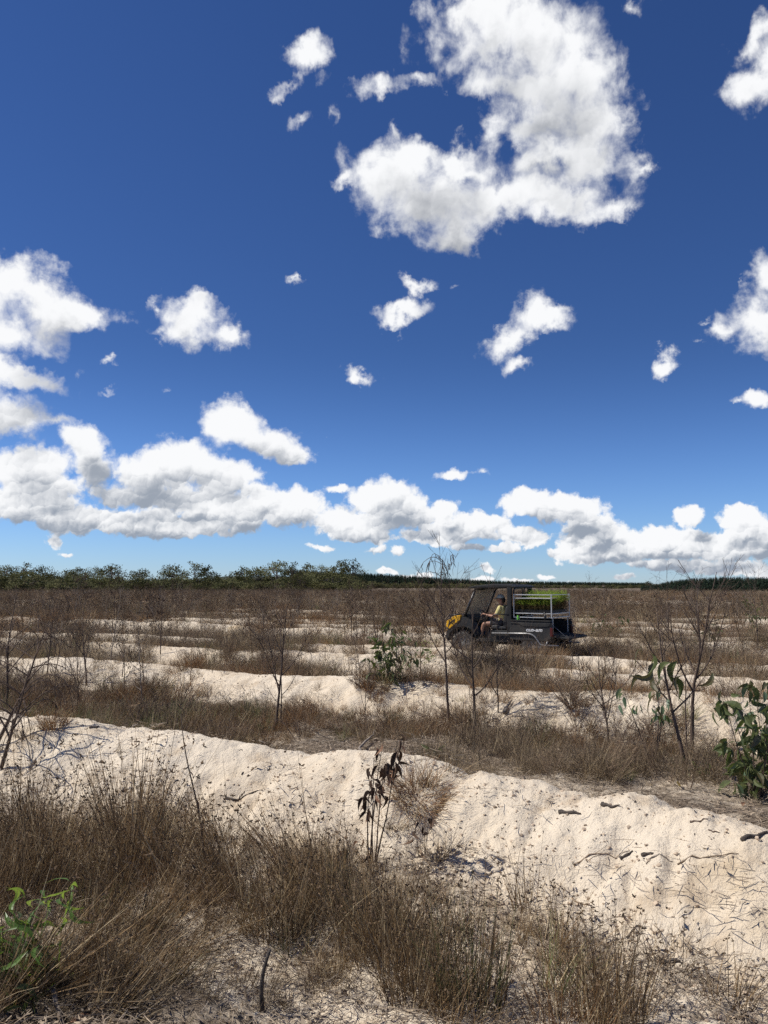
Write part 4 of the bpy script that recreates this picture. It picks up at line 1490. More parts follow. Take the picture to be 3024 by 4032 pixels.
# a long bowed stem in the foreground
p = at(800, 3420)
m = MB()
pts = []
for j in range(12):
    t = j / 11
    q = ray(800 - 85 * t ** 1.2 + 10 * math.sin(t * 6), 3420 - 610 * t)
    yy = p.y + .25 * t
    pts.append(Vector((q.x / q.y * yy, yy, EYE + q.z / q.y * yy)) - p)
m.tube(pts, [.0085 * (1 - .7 * j / 11) for j in range(12)], 5)
t = thing('withered_stalk', 'single thin bowed black stem standing before the near mound at left', 'withered stalk', p)
link('stem', m.mesh('stem', M['bark']), t)
lm = leaf_mesh('leaf', .085, .022, M['leaf_tan'], .1, .1)
link('leaf', lm, t, mw=leaf_matrix(pts[5], Vector((.4, 0, -1)), .4, 1))
link('leaf', lm, t, mw=leaf_matrix(pts[7], Vector((.5, 0, -.7)), .2, .8))

# the many saplings of the rows
SAP = []
for i in range(16):
    hh = 2.0
    tr, brs = sapling_parts(900 + i, hh, .018, nbr=[9, 12, 7, 14][i % 4], spread=[42, 50, 34, 46][i % 4], twigs=5, leaves=[0, 1, 3, 5][i % 4], droop=[0, .3, .1, .2][i % 4], brlen=.45, sides=4)
    SAP.append(merged(tr, brs).mesh('sapling', [M['bark_far' if i % 5 else 'bark_grey'], M['leaf_dead']]))
n = 19000
x, y = wedge(n, 13, 175, power=.55)
d, i = mound_coord(x, y)
ok = clear_of_vehicle(x, y, 2.3) & ((np.abs(d) < 1.3) | (NPR.random(n) < .4))
ok &= ~((x / y > .31) & (y > 150))
ok &= ~((y < 21) & (NPR.random(n) < .80))
ok &= NPR.random(n) < np.clip(.22 + (y - 18) / 70, .22, .8)
# nothing tall right between the camera and the buggy
pxx = 1512 + FPX * x / y
ok &= ~((pxx > 1700) & (pxx < 2330) & (y < 23) & (NPR.random(n) < .93))
x, y = x[ok], y[ok]
z = H(x, y, False)
s = np.clip(NPR.normal(.82, .24, len(x)), .35, 1.4) * np.interp(y, [10, 25, 50, 80, 120], [.62, .70, .66, .50, .45]) * np.where((x / y > .27) & (y > 50), .75, 1)
o_ = np.argsort(-(s / y))
ORD = ['first', 'second', 'third', 'fourth', 'fifth', 'sixth', 'seventh', 'eighth', 'ninth', 'tenth', 'eleventh', 'twelfth', 'thirteenth', 'fourteenth', 'fifteenth']
MARKS = [(0, 'left edge'), (184, 'straight dark stem'), (340, 'V-branched sapling'), (632, 'pale pole'), (820, 'bunched-crown gum'), (1081, 'leaning forked sapling'), (1295, 'short straight sapling'), (1545, 'leafy gum shrub'),
         (1772, 'curled sapling'), (2020, 'buggy'), (2375, 'tail-side gum shrub'), (2560, 'lone broad gum'), (2725, 'twin brown saplings'), (3024, 'right edge')]


def fill_labels(objs):
    """same words twice: tell them apart from left to right"""
    by = {}
    for o_, px_ in objs:
        by.setdefault(o_['label'], []).append((px_, o_))
    for lb_, v in by.items():
        if len(v) > 1:
            v.sort(key=lambda q: q[0])
            w_ = ['leftward', 'rightward'] if len(v) == 2 else ['leftmost'] + [ORD[q] + ' from left' for q in range(1, len(v) - 1)] + ['rightmost']
            for (_, o_), ww in zip(v, w_):
                o_['label'] = lb_ + ', ' + ww


SAP_OBJ = []
SMI = mound_coord(x, y)[1]
for k in o_[:225]:
    c = link('dead_sapling', SAP[int(NPR.integers(0, 16))], loc=(x[k], y[k], z[k] - .03))
    c.rotation_euler = (NPR.normal(0, .07), NPR.normal(0, .07), NPR.random() * 6.28)
    c.scale = (s[k] * 1.05, s[k] * 1.05, s[k])
    vi = SAP.index(c.data)
    size = 'tiny' if s[k] < .45 else 'short' if s[k] < .65 else 'mid-sized' if s[k] < .9 else 'tall'
    look = ['spreading', 'drooping', 'narrow', 'bushy'][vi % 4] + (' pale' if vi % 5 == 0 else ' dark')
    ppx = 1512 + FPX * x[k] / y[k]
    mk = min(MARKS, key=lambda q: abs(q[0] - ppx))
    sd = ('beyond' if abs(mk[0] - ppx) < 45 else 'left of' if ppx < mk[0] else 'right of') if 'edge' not in mk[1] else 'by'
    row = min(max(int(SMI[k]) - 3, 0), 14)
    tag(c, '%s %s sapling on the %s mound %s the %s' % (size, look, ORD[row], sd, mk[1]), 'dead sapling', 'burnt saplings of the middle rows')
    SAP_OBJ.append((c, ppx))
fill_labels(SAP_OBJ)
fill_labels(BUSHY)
F_SAP = [form('sapling', me) for me in SAP]
k = o_[225:]
n = len(k)
scatter('burnt_scrub', 'mass of bare burnt saplings covering the far rows', np.stack([x[k], y[k], z[k] - .03], -1), upright(n, .08), np.stack([s[k] * 1.1, s[k] * 1.1, s[k]], -1), NPR.integers(0, 16, n), F_SAP)

# dark burnt brush at the buggy's side and on the mounds
for px, py, sz, lb in [(1935, 2640, 1.9, 'dark tangled burnt brush against the buggy sill'), (1840, 2650, 1.5, 'low burnt brush before the buggy front wheel'), (2010, 2650, 1.3, 'burnt brush below the cargo bed'),
                       (1060, 2650, 1.8, 'dark mat of dead brush spilling over the second mound'), (900, 2600, 1.5, 'grey dead brush on the third mound left of centre'), (1440, 2700, 1.1, 'small grey brush tuft on the second mound'),
                       (2250, 2780, 1.5, 'brown brush on the second mound right of the log'), (570, 2860, 1.2, 'grey upright dead shrub on the near mound at left'), (330, 2500, 1.6, 'grey dead brush on the second mound at left'), (2560, 2900, 1.2, 'grey brush under the sickle leaves')]:
    p = at(px, py)
    m = twiggy(int(px), .36 * sz, 38, .0055, 7, .18, 1.5)
    o = link('dead_brush', m.mesh('dead_brush', M['char' if 'burnt' in lb else 'twig'], False), loc=p)
    tag(o, lb, 'dead shrub')

# ------------------------------------------------------------------ green plants with single leaves
LEAF = {
    'gum': [leaf_mesh('gum_leaf', .17, .050, M['leaf_dark'], .28, .22, .3, seed=1), leaf_mesh('gum_leaf', .19, .062, M['leaf_dark'], .40, -.15, .35, seed=2),
            leaf_mesh('gum_leaf', .15, .048, M['leaf_olive'], .22, .15, .3, seed=3), leaf_mesh('gum_leaf', .17, .055, M['leaf_pale'], .3, .2, .25, seed=4)],
    'small': [leaf_mesh('gum_leaf', .13, .040, M['leaf_dark'], .25, .2, .3, seed=5), leaf_mesh('gum_leaf', .14, .046, M['leaf_dark'], .4, -.15, .3, seed=6), leaf_mesh('gum_leaf', .12, .040, M['leaf_olive'], .3, .1, .3, seed=7)],
    'acacia': [leaf_mesh('phyllode', .17, .026, M['leaf_bright'], .35, .45, .2, 6, seed=8), leaf_mesh('phyllode', .15, .028, M['leaf_dark'], .3, .4, .2, 6, seed=9), leaf_mesh('phyllode', .19, .025, M['leaf_bright'], .25, -.5, .2, 6, seed=10)],
    'sickle': [leaf_mesh('sickle_leaf', .21, .055, M['leaf_olive'], .45, .55, .3, 6, seed=11), leaf_mesh('sickle_leaf', .23, .060, M['leaf_dark'], .5, -.5, .3, 6, seed=12)],
    'dead': [leaf_mesh('dead_leaf', .095, .034, M['leaf_dead'], .7, .2, .9, 5, seed=13), leaf_mesh('dead_leaf', .11, .030, M['leaf_dead'], .5, -.2, 1.1, 5, seed=14), leaf_mesh('dead_leaf', .08, .03, M['leaf_tan'], .5, .1, .8, 5, seed=15)],
}


def leafy(name, label, cat, p, seed, h, w, stems, nleaf, kind, lsize=1.0, droop=.9, pick=(0, 0, 1, 1, 2), low=.12, rad=.008, bark='bark', lean=(0, 0), ellipse=1.0):
    rng = random.Random(seed)
    t = thing(name, label, cat, p)
    ends = []
    for k in range(stems):
        a = k * 2.4 + rng.random()
        sp = rng.uniform(.05, .55) * w / h * 1.6
        d = Vector((math.cos(a) * sp + lean[0], math.sin(a) * sp * ellipse + lean[1], 1)).normalized()
        L = h * rng.uniform(.55, 1.0)
        pts = limb(rng, Vector((math.cos(a) * .02, math.sin(a) * .02, -.03)), d, L, 8, .07, .3)
        m = MB()
        m.tube(pts, [rad * (1 - .8 * j / 8) for j in range(9)], 5, cap=False)
        tw = []
        for q in range(6):
            j = rng.randint(int(8 * low) + 1, 7)
            td = ((pts[j + 1] - pts[j]).normalized() * .6 + rvec(rng)).normalized()
            tp = limb(rng, pts[j], td, w * rng.uniform(.18, .42), 4, .12, .3, .2)
            m.tube(tp, [rad * .35 * (1 - .7 * s / 4) for s in range(5)], 3, cap=False)
            tw.append(tp)
        link('stem', m.mesh('stem', M[bark]), t)
        ends += [tp[j] for tp in tw for j in (2, 3, 4)] + [pts[7], pts[8], pts[6]]
    for k in range(nleaf):
        e = rng.choice(ends)
        d = Vector((rng.gauss(0, .75), rng.gauss(0, .75), rng.gauss(-droop, .5)))
        if d.length < .1:
            d = Vector((0, 0, -1))
        me = LEAF[kind][pick[rng.randrange(len(pick))]]
        link('leaf', me, t, mw=leaf_matrix(e + rvec(rng) * .015, d, rng.gauss(0, 1.0), lsize * rng.uniform(.65, 1.2)))
    return t


leafy('gum_sapling', 'dark green gum sapling with broad hanging leaves at the right edge', 'gum sapling', at(2985, 3140), 201, 1.15, .72, 8, 290, 'gum', 1.0, .8, (0, 0, 1, 1, 2, 3), .1)
leafy('gum_sapling', 'leafy green gum shrub on the second mound left of the buggy', 'gum sapling', at(1545, 2685), 202, 1.12, .95, 8, 260, 'small', 1.0, .6, (0, 0, 1, 2), .1, lean=(-.05, 0))
leafy('gum_sapling', 'green gum shrub close right of the buggy tail', 'gum sapling', at_depth(2375, 24.6), 203, 1.15, 1.1, 7, 170, 'small', 1.1, .7)
leafy('gum_sapling', 'narrow gum shrub on the mounds at right, before the pine rise', 'gum sapling', at_depth(2800, 24.0), 204, 1.15, .7, 5, 110, 'small', 1.05, .9)
leafy('gum_sapling', 'dark gum shrub near the right edge in the middle rows', 'gum sapling', at_depth(2960, 29), 205, 1.3, .7, 5, 90, 'small', 1.1, .9)
leafy('gum_sapling', 'pale young gum foliage hanging left of the brown saplings at right', 'gum sapling', at(2570, 3010), 206, .92, .35, 3, 26, 'gum', .8, 1.2, (3, 3, 3, 1), .5)
leafy('acacia_seedling', 'bright green acacia with curved leaves in the left foreground corner', 'acacia', at(50, 3890), 207, .56, .55, 7, 120, 'acacia', 1.0, .25, (0, 0, 1, 2, 2), .1, rad=.005)
leafy('acacia_seedling', 'low green seedling beneath the acacia at the left corner', 'acacia', at(40, 3960), 208, .26, .5, 5, 46, 'acacia', .85, .5, (1, 1, 1, 0), .1, rad=.004)
leafy('leafy_seedling', 'yellow-green bushy seedling right of the leafy gum shrub', 'seedling', at(1690, 2600), 209, .5, .4, 5, 60, 'acacia', .6, .3, (0, 0, 2), .1, rad=.004)
leafy('leafy_seedling', 'small green seedling at the foot of the brown saplings at right', 'seedling', at(2760, 3060), 210, .32, .3, 5, 50, 'acacia', .35, .2, (0, 0, 1), .1, rad=.003)
leafy('leafy_seedling', 'small green seedling at the foot of the right gum sapling', 'seedling', at(3010, 3080), 211, .35, .3, 5, 50, 'acacia', .4, .2, (0, 0, 1), .1, rad=.003)
leafy('leafy_seedling', 'small broad-leaved seedling below the leaning forked sapling', 'seedling', at(1030, 2890), 212, .2, .3, 4, 18, 'gum', .7, .2, (0, 1, 2), .1, rad=.003)
leafy('leafy_seedling', 'pale broad-leaved seedling at the foot of the forked sapling', 'seedling', at(1720, 2985), 213, .16, .3, 4, 14, 'gum', .7, .2, (3, 3, 0), .1, rad=.003)
# the withered one on the near mound
leafy('withered_plant', 'withered dark brown plant with crumpled leaves before the near mound', 'withered plant', at(1465, 3440), 220, 1.06, .24, 5, 64, 'dead', 1.0, 1.0, (0, 0, 1, 1, 2), .55, .007, 'bark', (.07, .05))
leafy('withered_plant', 'small withered stem with three dead leaves right of the larger one', 'withered plant', at(1660, 3330), 221, .46, .2, 3, 9, 'dead', .9, 1.0, (0, 1), .6, .004, 'bark', (.02, 0))
leafy('withered_plant', 'side shoot with a tan leaf left of the larger withered plant', 'withered plant', at(1440, 3470), 222, .42, .4, 2, 10, 'dead', .85, 1.0, (0, 2, 1), .6, .004, 'bark', (-.25, 0))
# sickle leaves hung on the brown sapling
rng = random.Random(31)
mi = t_sick.matrix_basis.inverted()
for px, py in [(2530, 2540), (2560, 2560), (2590, 2575), (2600, 2600), (2650, 2600), (2545, 2660), (2555, 2640), (2625, 2655), (2635, 2660), (2690, 2650), (2580, 2630), (2670, 2590), (2815, 2640), (2600, 2720), (2565, 2780)]:
    d = ray(px, py)
    Y = t_sick.location.y + rng.uniform(-.25, .15)
    p = Vector((d.x / d.y * Y, Y, EYE + d.z / d.y * Y)) - t_sick.location
    q = Vector((rng.choice([-1, -1, 1]) * rng.uniform(.3, 1), rng.gauss(0, .3), -rng.uniform(.3, 1)))
    m = link('leaf', LEAF['sickle'][rng.randint(0, 1)], t_sick, mw=leaf_matrix(p, q, rng.gauss(0, .8), rng.uniform(1.0, 1.35)))
    # a stalk that ties it to the stem
    s = MB()
    ax = Vector((-.12 * (p.z / 1) * .9, 0, p.z - .03))
    s.tube([p, p.lerp(ax, .5) + Vector((0, 0, .015)), ax], [.0014, .0022, .003], 3, cap=False)
    link('twig', s.mesh('twig', M['bark']), t_sick)

# ------------------------------------------------------------------ tussocks one can tell apart
def tuft(px, py, seed, n, h, sp, rad, mats, label, lean=(0, 0), name='grass_tussock', **kw):
    p = at(px, py)
    m = tussock(seed, n, h, sp, rad, **kw)
    o = link(name, m.mesh(name, mats, False), loc=p)
    o.rotation_euler = (lean[1], lean[0], 0)
    return tag(o, label, 'grass tussock')


SB = [M['brown_grass'], M['straw'], M['seed'], M['dark_grass']]
SR = [M['rust_grass'], M['straw'], M['seed'], M['dark_grass']]
SG = [M['grey_grass'], M['straw'], M['seed'], M['dark_grass']]
SGR = [M['green_grass'], M['brown_grass'], M['seed'], M['dark_grass']]
tuft(2420, 4020, 301, 230, .50, .48, .16, SB, 'tall sedge clump with starry seed heads at the bottom right', seedhead=.55, bend=.3, pale=.12)
tuft(2230, 4050, 302, 150, .36, .7, .18, SR, 'rust-brown low clump left of the tall bottom right sedge', seedhead=.2, bend=.5)
tuft(1850, 3960, 303, 240, .58, .40, .17, SGR, 'greenish upright sedge clump at the bottom centre', seedhead=.5, bend=.2, pale=.5)
tuft(1640, 3940, 304, 220, .54, .5, .17, SB, 'brown sedge clump left of the greenish one', seedhead=.5, bend=.3)
tuft(1480, 3800, 305, 210, .58, .6, .2, SB, 'tangled sedge clump below the withered plant', seedhead=.5, bend=.4)
tuft(1100, 3700, 306, 200, .62, .5, .2, SB, 'sedge clump left of the withered plant', seedhead=.6, bend=.3)
tuft(640, 3480, 307, 130, .66, .30, .12, SB, 'dark sedge clump leaning left with long straight stems', lean=(-.5, 0), seedhead=.7, bend=.12, jit=.1)
tuft(250, 3500, 308, 190, .74, .3, .22, SB, 'tall upright sedge clump at left', seedhead=.7, bend=.15, jit=.12)
tuft(60, 3550, 309, 170, .66, .35, .2, SB, 'sedge clump behind the acacia at left', seedhead=.6, bend=.2)
tuft(880, 3560, 310, 130, .62, .3, .12, SB, 'sedge clump leaning left beside the bowed stem', lean=(-.45, 0), seedhead=.6, bend=.2)
tuft(1650, 3115, 311, 560, .32, 1.3, .19, SR, 'drooping brown mat of grass over the crest of the near mound', lean=(.1, .5), bend=2.6, jit=.6, seg=5)
tuft(1560, 3200, 312, 200, .16, 1.4, .14, SG, 'small grey-brown mat of grass on the face of the near mound', bend=1.6, jit=.4)
tuft(1740, 3360, 313, 120, .26, .9, .07, SG, 'grey hanging tuft of grass below the crest of the near mound', bend=1.3)
tuft(210, 2860, 314, 300, .26, .8, .13, SR, 'rusty grass tuft on the near mound crest at left', bend=.6)
tuft(120, 2900, 315, 200, .18, 1.4, .15, SG, 'grey flattened grass left of the rusty tuft', bend=1.3)
tuft(2300, 3850, 316, 90, .34, 1.0, .1, SG, 'thin grey grass before the bottom right sand', bend=.8)
tuft(2640, 3800, 317, 70, .30, 1.1, .12, SG, 'sparse grey grass on the sand at the bottom right', bend=.9, seedhead=.3)
tuft(2880, 3960, 318, 60, .32, 1.0, .12, SB, 'sparse sedge stems at the right bottom edge', bend=.6, seedhead=.5)
tuft(2130, 2600, 319, 300, .40, .6, .20, SR, 'orange-brown grass clump under the buggy tail', bend=.4)
tuft(2190, 2600, 320, 260, .36, .6, .20, SR, 'orange-brown grass right of the clump under the buggy tail', bend=.4)
tuft(2080, 3560, 321, 50, .42, .5, .1, SB, 'thin sedge clump on the foot of the near mound right of centre', seedhead=.7, bend=.2)
tuft(2200, 3690, 322, 50, .36, .5, .12, SB, 'thin sedge clump left of the bottom right clump', seedhead=.6, bend=.25)

# ------------------------------------------------------------------ fallen wood
def stick(pxa, pya, pxb, pyb, r, label, m='twig', name='fallen_stick', wig=.02, lift=.002, fork=0, sides=6, bulge=0.0, seed=1):
    rng = random.Random(seed + int(pxa))
    a, b = at(pxa, pya), at(pxb, pyb)
    n = 8
    mb, pts = MB(), []
    L = (b - a).length
    for j in range(n + 1):
        q = a.lerp(b, j / n) + Vector((rng.gauss(0, wig), rng.gauss(0, wig), 0)) * L * .5
        q.z = Hs(q.x, q.y) + lift + r * .4
        pts.append(q - a)
    mb.tube(pts, [r * (1 - .65 * j / n) * (1 + bulge * .5 * math.sin(j * 1.3 + pxa)) for j in range(n + 1)], sides)
    for k in range(fork):
        j = rng.randint(2, n - 2)
        dd = ((pts[j + 1] - pts[j]).normalized() + Vector((rng.gauss(0, .7), rng.gauss(0, .7), rng.uniform(0, .5)))).normalized()
        mb.tube([pts[j], pts[j] + dd * L * .12, pts[j] + dd * L * .25], [r * .5, r * .35, r * .15], 4)
    return tag(link(name, mb.mesh(name, M[m]), loc=a), label, 'fallen wood')


stick(2260, 3360, 2475, 3290, .0045, 'thin double twig lying on the bright sand of the near mound', 'twig', fork=2)
stick(2440, 3318, 2490, 3300, .012, 'short dark chunk of wood beside the thin double twig', 'char', 'wood_chunk', bulge=.5)
stick(2525, 3352, 2572, 3348, .012, 'charred lump of wood right of the thin double twig', 'char', 'wood_chunk', bulge=.5)
stick(2665, 3368, 2910, 3385, .0055, 'long thin twig across the sand at right', 'twig', fork=2)
stick(2545, 3395, 2650, 3370, .005, 'fine pale twig left of the long one on the sand', 'bark_grey')
stick(2925, 3345, 3023, 3318, .019, 'charred log on the near mound at the right edge', 'char', 'charred_log', fork=2, bulge=.5)
stick(2715, 3248, 2790, 3262, .007, 'dark bark strip near the crest at right', 'bark')
stick(2790, 3280, 2835, 3295, .006, 'small dark bark strip right of the first one', 'bark')
stick(885, 3105, 1035, 3062, .011, 'charred stick lying on the left half of the near mound', 'char', 'charred_stick', bulge=.3, fork=1)
stick(350, 2862, 392, 2858, .016, 'short grey log end on the near mound at left', 'bark_grey', 'wood_chunk')
stick(1985, 2805, 2012, 2755, .034, 'grey log slanting on the face of the second mound', 'bark_grey', 'grey_log', lift=.03, bulge=.2)
stick(1415, 2975, 1478, 2905, .018, 'pale bare stick slanting in the second furrow', 'bark_grey', lift=.06)
stick(200, 3905, 262, 4036, .017, 'grey bent branch on the ground at the bottom left', 'bark_grey', 'fallen_branch', fork=2, lift=.02)
stick(100, 3890, 190, 3930, .010, 'thin grey twig left of the bent branch', 'bark_grey')
stick(500, 3805, 725, 3915, .009, 'pale dry twig arched over the sand at bottom left', 'bark_grey', lift=.05)
stick(460, 3850, 500, 3900, .010, 'short pale stick before the arched twig', 'bark_grey', lift=.03)
stick(525, 4028, 575, 3960, .014, 'dark stick lying at the bottom edge left of centre', 'char')
stick(2470, 3650, 2545, 3640, .008, 'dark bark curl behind the bottom right sedge', 'char')
stick(2200, 3160, 2285, 3170, .016, 'dark rotten wood at the far foot of the near mound', 'char', 'rotten_wood', bulge=.6)
stick(2370, 3150, 2440, 3165, .015, 'second piece of rotten wood right of the first', 'char', 'rotten_wood', bulge=.6)
stick(2610, 3780, 2680, 3790, .018, 'burnt wood half buried in shade at the bottom right', 'char', 'rotten_wood', bulge=.6)
stick(2250, 3480, 2330, 3520, .006, 'thin crooked twig on the sand face above the sedge', 'twig', fork=3)
stick(1650, 3310, 1700, 3420, .010, 'dead twig hanging down the face of the near mound', 'twig', fork=3)
# an upright stub in the foreground
p = at(1035, 3995)
m = MB()
pts = []
for j in range(8):
    t = j / 7
    q = ray(1035 + (-12 * math.sin(t * 3)) + 30 * t * t, 3995 - 255 * t)
    pts.append(Vector((q.x / q.y * p.y, p.y, EYE + q.z / q.y * p.y)) - p)
m.tube(pts, [.013 - .006 * j / 7 for j in range(8)], 6)
tag(link('burnt_stub', m.mesh('burnt_stub', M['char']), loc=p), 'curved dark stub standing up from the sand at the bottom', 'burnt stub')
# single fallen leaves
fl = leaf_mesh('fallen_leaf', .12, .04, mat('yellow_leaf', (.45, .36, .08), (.36, .22, .06), 20, .6), .1, .1, .1)
ft = leaf_mesh('fallen_leaf', .11, .035, M['leaf_tan'], .15, .1, .2)
for px, py, me, lb in [(1095, 2895, fl, 'yellow fallen leaf below the leaning forked sapling'), (2680, 3112, fl, 'yellow fallen leaf in the litter left of the right gum'), (2470, 3060, ft, 'tan dead leaf standing in the grass at right'), (30, 3950, ft, 'tan dead leaf on the sand at the left corner'), (265, 4010, ft, 'tan dead leaf by the grey bent branch'), (2920, 3180, ft, 'pale dead leaf in the litter under the right gum')]:
    p = at(px, py)
    o = link('fallen_leaf', me)
    o.matrix_world = leaf_matrix(p + Vector((0, 0, .02)), Vector((random.Random(px).uniform(-1, 1), .4, .15)), .5, 1)
    tag(o, lb, 'fallen leaf')

# ------------------------------------------------------------------ the utility buggy
M['black'] = mat('black_plastic', (.014, .0145, .015), (.028, .027, .026), 4, .6, bump=.15, bscale=220, spec=.28)
M['charcoal'] = mat('charcoal_panel', (.022, .023, .024), (.060, .054, .046), 2.2, .6, bump=.1, bscale=200, spec=.3)
M['tubeblack'] = mat('black_tube', (.018, .018, .019), None, rough=.38, spec=.5)
M['tyre'] = mat('dusty_tyre', (.050, .047, .044), (.12, .105, .088), 9, .9, bump=.3, bscale=90)
M['rim'] = mat('grey_rim', (.16, .16, .16), (.26, .25, .23), 8, .5, metal=.5)
M['yellow'] = mat('yellow_plastic', (.86, .47, .012), (.78, .40, .012), 5, .35, spec=.5)
M['steel'] = mat('grey_steel_tube', (.26, .26, .26), (.36, .35, .33), 9, .42, metal=.6)
M['galv'] = mat('galvanised_steel', (.58, .58, .56), (.48, .48, .47), 14, .38, metal=.35, spec=.5)
M['white'] = mat('white_print', (.78, .78, .76), None, rough=.5)
M['seat'] = mat('seat_vinyl', (.022, .022, .023), (.035, .034, .033), 8, .6)
M['red'] = mat('red_lens', (.085, .010, .009), None, rough=.2, spec=.6)
M['lamp'] = mat('clear_lens', (.55, .56, .56), None, rough=.12, spec=.8)
M['board'] = mat('weathered_board', (.46, .41, .32), (.38, .33, .26), 5, .8, bump=.2, bscale=40)
M['lime'] = mat('lime_ribbon', (.25, .75, .10), None, rough=.6)
M['tray'] = mat('black_tray', (.020, .020, .022), (.04, .038, .036), 12, .6)
M['seedling_top'] = mat('seedling_needles', (.30, .40, .055), (.20, .30, .04), 9, .6, trans=.35, tcol=(.40, .50, .07), rnd=.1)
M['seedling_low'] = mat('seedling_stems', (.14, .085, .035), (.10, .09, .03), 9, .8, trans=.15)


def glass_material():
    m = bpy.data.materials.new('dusty_windscreen')
    m.use_nodes = True
    t = m.node_tree
    n = NB(t)
    tr = n.node('ShaderNodeBsdfTransparent')
    tr.inputs[0].default_value = (.80, .82, .82, 1)
    df = n.node('ShaderNodeBsdfDiffuse')
    df.inputs[0].default_value = (.46, .43, .38, 1)
    gl = n.node('ShaderNodeBsdfGlossy')
    gl.inputs['Roughness'].default_value = .12
    gl.inputs['Color'].default_value = (.6, .6, .6, 1)
    mx = n.node('ShaderNodeMixShader')
    f = n.ss(n.noise(n.node('ShaderNodeTexCoord').outputs['Object'], 3.0, 5, .6), .25, .75, .34, .64)
    t.links.new(f, mx.inputs[0])
    t.links.new(tr.outputs[0], mx.inputs[1])
    t.links.new(df.outputs[0], mx.inputs[2])
    m2 = n.node('ShaderNodeMixShader')
    m2.inputs[0].default_value = .05
    t.links.new(mx.outputs[0], m2.inputs[1])
    t.links.new(gl.outputs[0], m2.inputs[2])
    t.links.new(m2.outputs[0], t.nodes['Material Output'].inputs['Surface'])
    return m


M['dustglass'] = glass_material()
VEH.z = Hs(VEH.x, VEH.y) * .5 + .0
VRZ = PI - VEH_A
UTV = thing('utility_buggy', 'black open-sided utility buggy with yellow nose and a cargo bed, driving left between the mounds', 'utility buggy', VEH, VRZ)
VM = Matrix.Translation(VEH) @ Matrix.Rotation(VRZ, 4, 'Z')


def part(name, mb, m, parent=UTV, bevel=.012, smooth=False):
    o = link(name, mb.mesh(name, m, smooth, bevel), parent)
    return o


def tubes(name, paths, r, m, parent=UTV, sides=10):
    mb = MB()
    for p in paths:
        mb.tube(round_path(p), r, sides)
    return link(name, mb.mesh(name, m, True), parent)


def round_path(pts, cut=.07, n=4):
    """corner points -> the same line with rounded bends"""
    P = [Vector(p) for p in pts]
    if len(P) < 3:
        return P
    out = [P[0]]
    for i in range(1, len(P) - 1):
        a, b, c = P[i - 1], P[i], P[i + 1]
        l = min(cut, (a - b).length * .45, (c - b).length * .45)
        s, e = b + (a - b).normalized() * l, b + (c - b).normalized() * l
        for k in range(n + 1):
            t = k / n
            out.append(s * (1 - t) ** 2 + b * 2 * t * (1 - t) + e * t * t)
    out.append(P[-1])
    return out


# frame and floor
mb = MB()
mb.box((-.10, .33, .40), (2.5, .09, .10))
mb.box((-.10, -.33, .40), (2.5, .09, .10))
for xx in (-1.25, -.6, .2, 1.0):
    mb.box((xx, 0, .40), (.08, .75, .08))
part('chassis', mb, M['black'])
mb = MB()
mb.box((.22, 0, .475), (1.10, 1.34, .04))
part('floor_pan', mb, M['black'])


# wheels: tyre with lugs, rim with hub
def wheel(x, y):
    r, w = .345, .25
    mb = MB()
    prof = [(-.5, .60), (-.52, .80), (-.44, .95), (-.25, 1.0), (.25, 1.0), (.44, .95), (.52, .80), (.5, .60)]
    n = 40
    vs, fs = [], []
    for i in range(n):
        a = 2 * PI * i / n
        for (u, q) in prof:
            vs.append((math.cos(a) * q * r, u * w, math.sin(a) * q * r))
    k = len(prof)
    for i in range(n):
        for j in range(k - 1):
            fs.append((i * k + j, i * k + j + 1, ((i + 1) % n) * k + j + 1, ((i + 1) % n) * k + j))
    mb.add(vs, fs)
    for i in range(20):
        a = 2 * PI * i / 20
        for s in (-1, 1):
            ang = a + (.08 if s > 0 else -.08)
            R_ = Matrix.Rotation(-ang, 3, 'Y')
            R2 = R_ @ Matrix.Rotation(s * .35, 3, 'X')
            mb.box(R_ @ Vector((r * 1.0, s * w * .27, 0)), (.035, w * .50, .034), R2)
    o = part('wheel', mb, M['tyre'], bevel=0, smooth=False)
    o.location = (x, y, r)
    rm = MB()
    s = 1 if y > 0 else -1
    n = 28
    vs, fs = [], []
    pr = [(.60, .44), (.56, .47), (.50, .30), (.22, .25), (.16, .36), (.0, .36)]
    for i in range(n):
        a = 2 * PI * i / n
        for (q, u) in pr:
            vs.append((math.cos(a) * q * r, s * u * w, math.sin(a) * q * r))
    k = len(pr)
    for i in range(n):
        for j in range(k - 1):
            f = (i * k + j, i * k + j + 1, ((i + 1) % n) * k + j + 1, ((i + 1) % n) * k + j)
            fs.append(f if s < 0 else f[::-1])
    rm.add(vs, fs)
    for i in range(6):
        a = 2 * PI * i / 6
        R_ = Matrix.Rotation(-a, 3, 'Y')
        rm.box(R_ @ Vector((r * .38, s * w * .31, 0)), (r * .32, .03, .035), R_)
    part('rim', rm, M['rim'], o, bevel=0)
    return o


for wx in (.98, -1.04):
    for wy in (.61, -.61):
        wheel(wx, wy)
# axles and arms
tubes('axle', [[(.98, -.55, .345), (.98, .55, .345)]], .035, M['black'])
tubes('axle', [[(-1.04, -.55, .345), (-1.04, .55, .345)]], .035, M['black'])
tubes('suspension_arm', [[(.85, .30, .42), (.98, .56, .33)], [(1.1, .30, .42), (.98, .56, .33)], [(.98, .36, .78), (.98, .52, .36)]], .022, M['tubeblack'])
tubes('suspension_arm', [[(.85, -.30, .42), (.98, -.56, .33)], [(1.1, -.30, .42), (.98, -.56, .33)], [(.98, -.36, .78), (.98, -.52, .36)]], .022, M['tubeblack'])

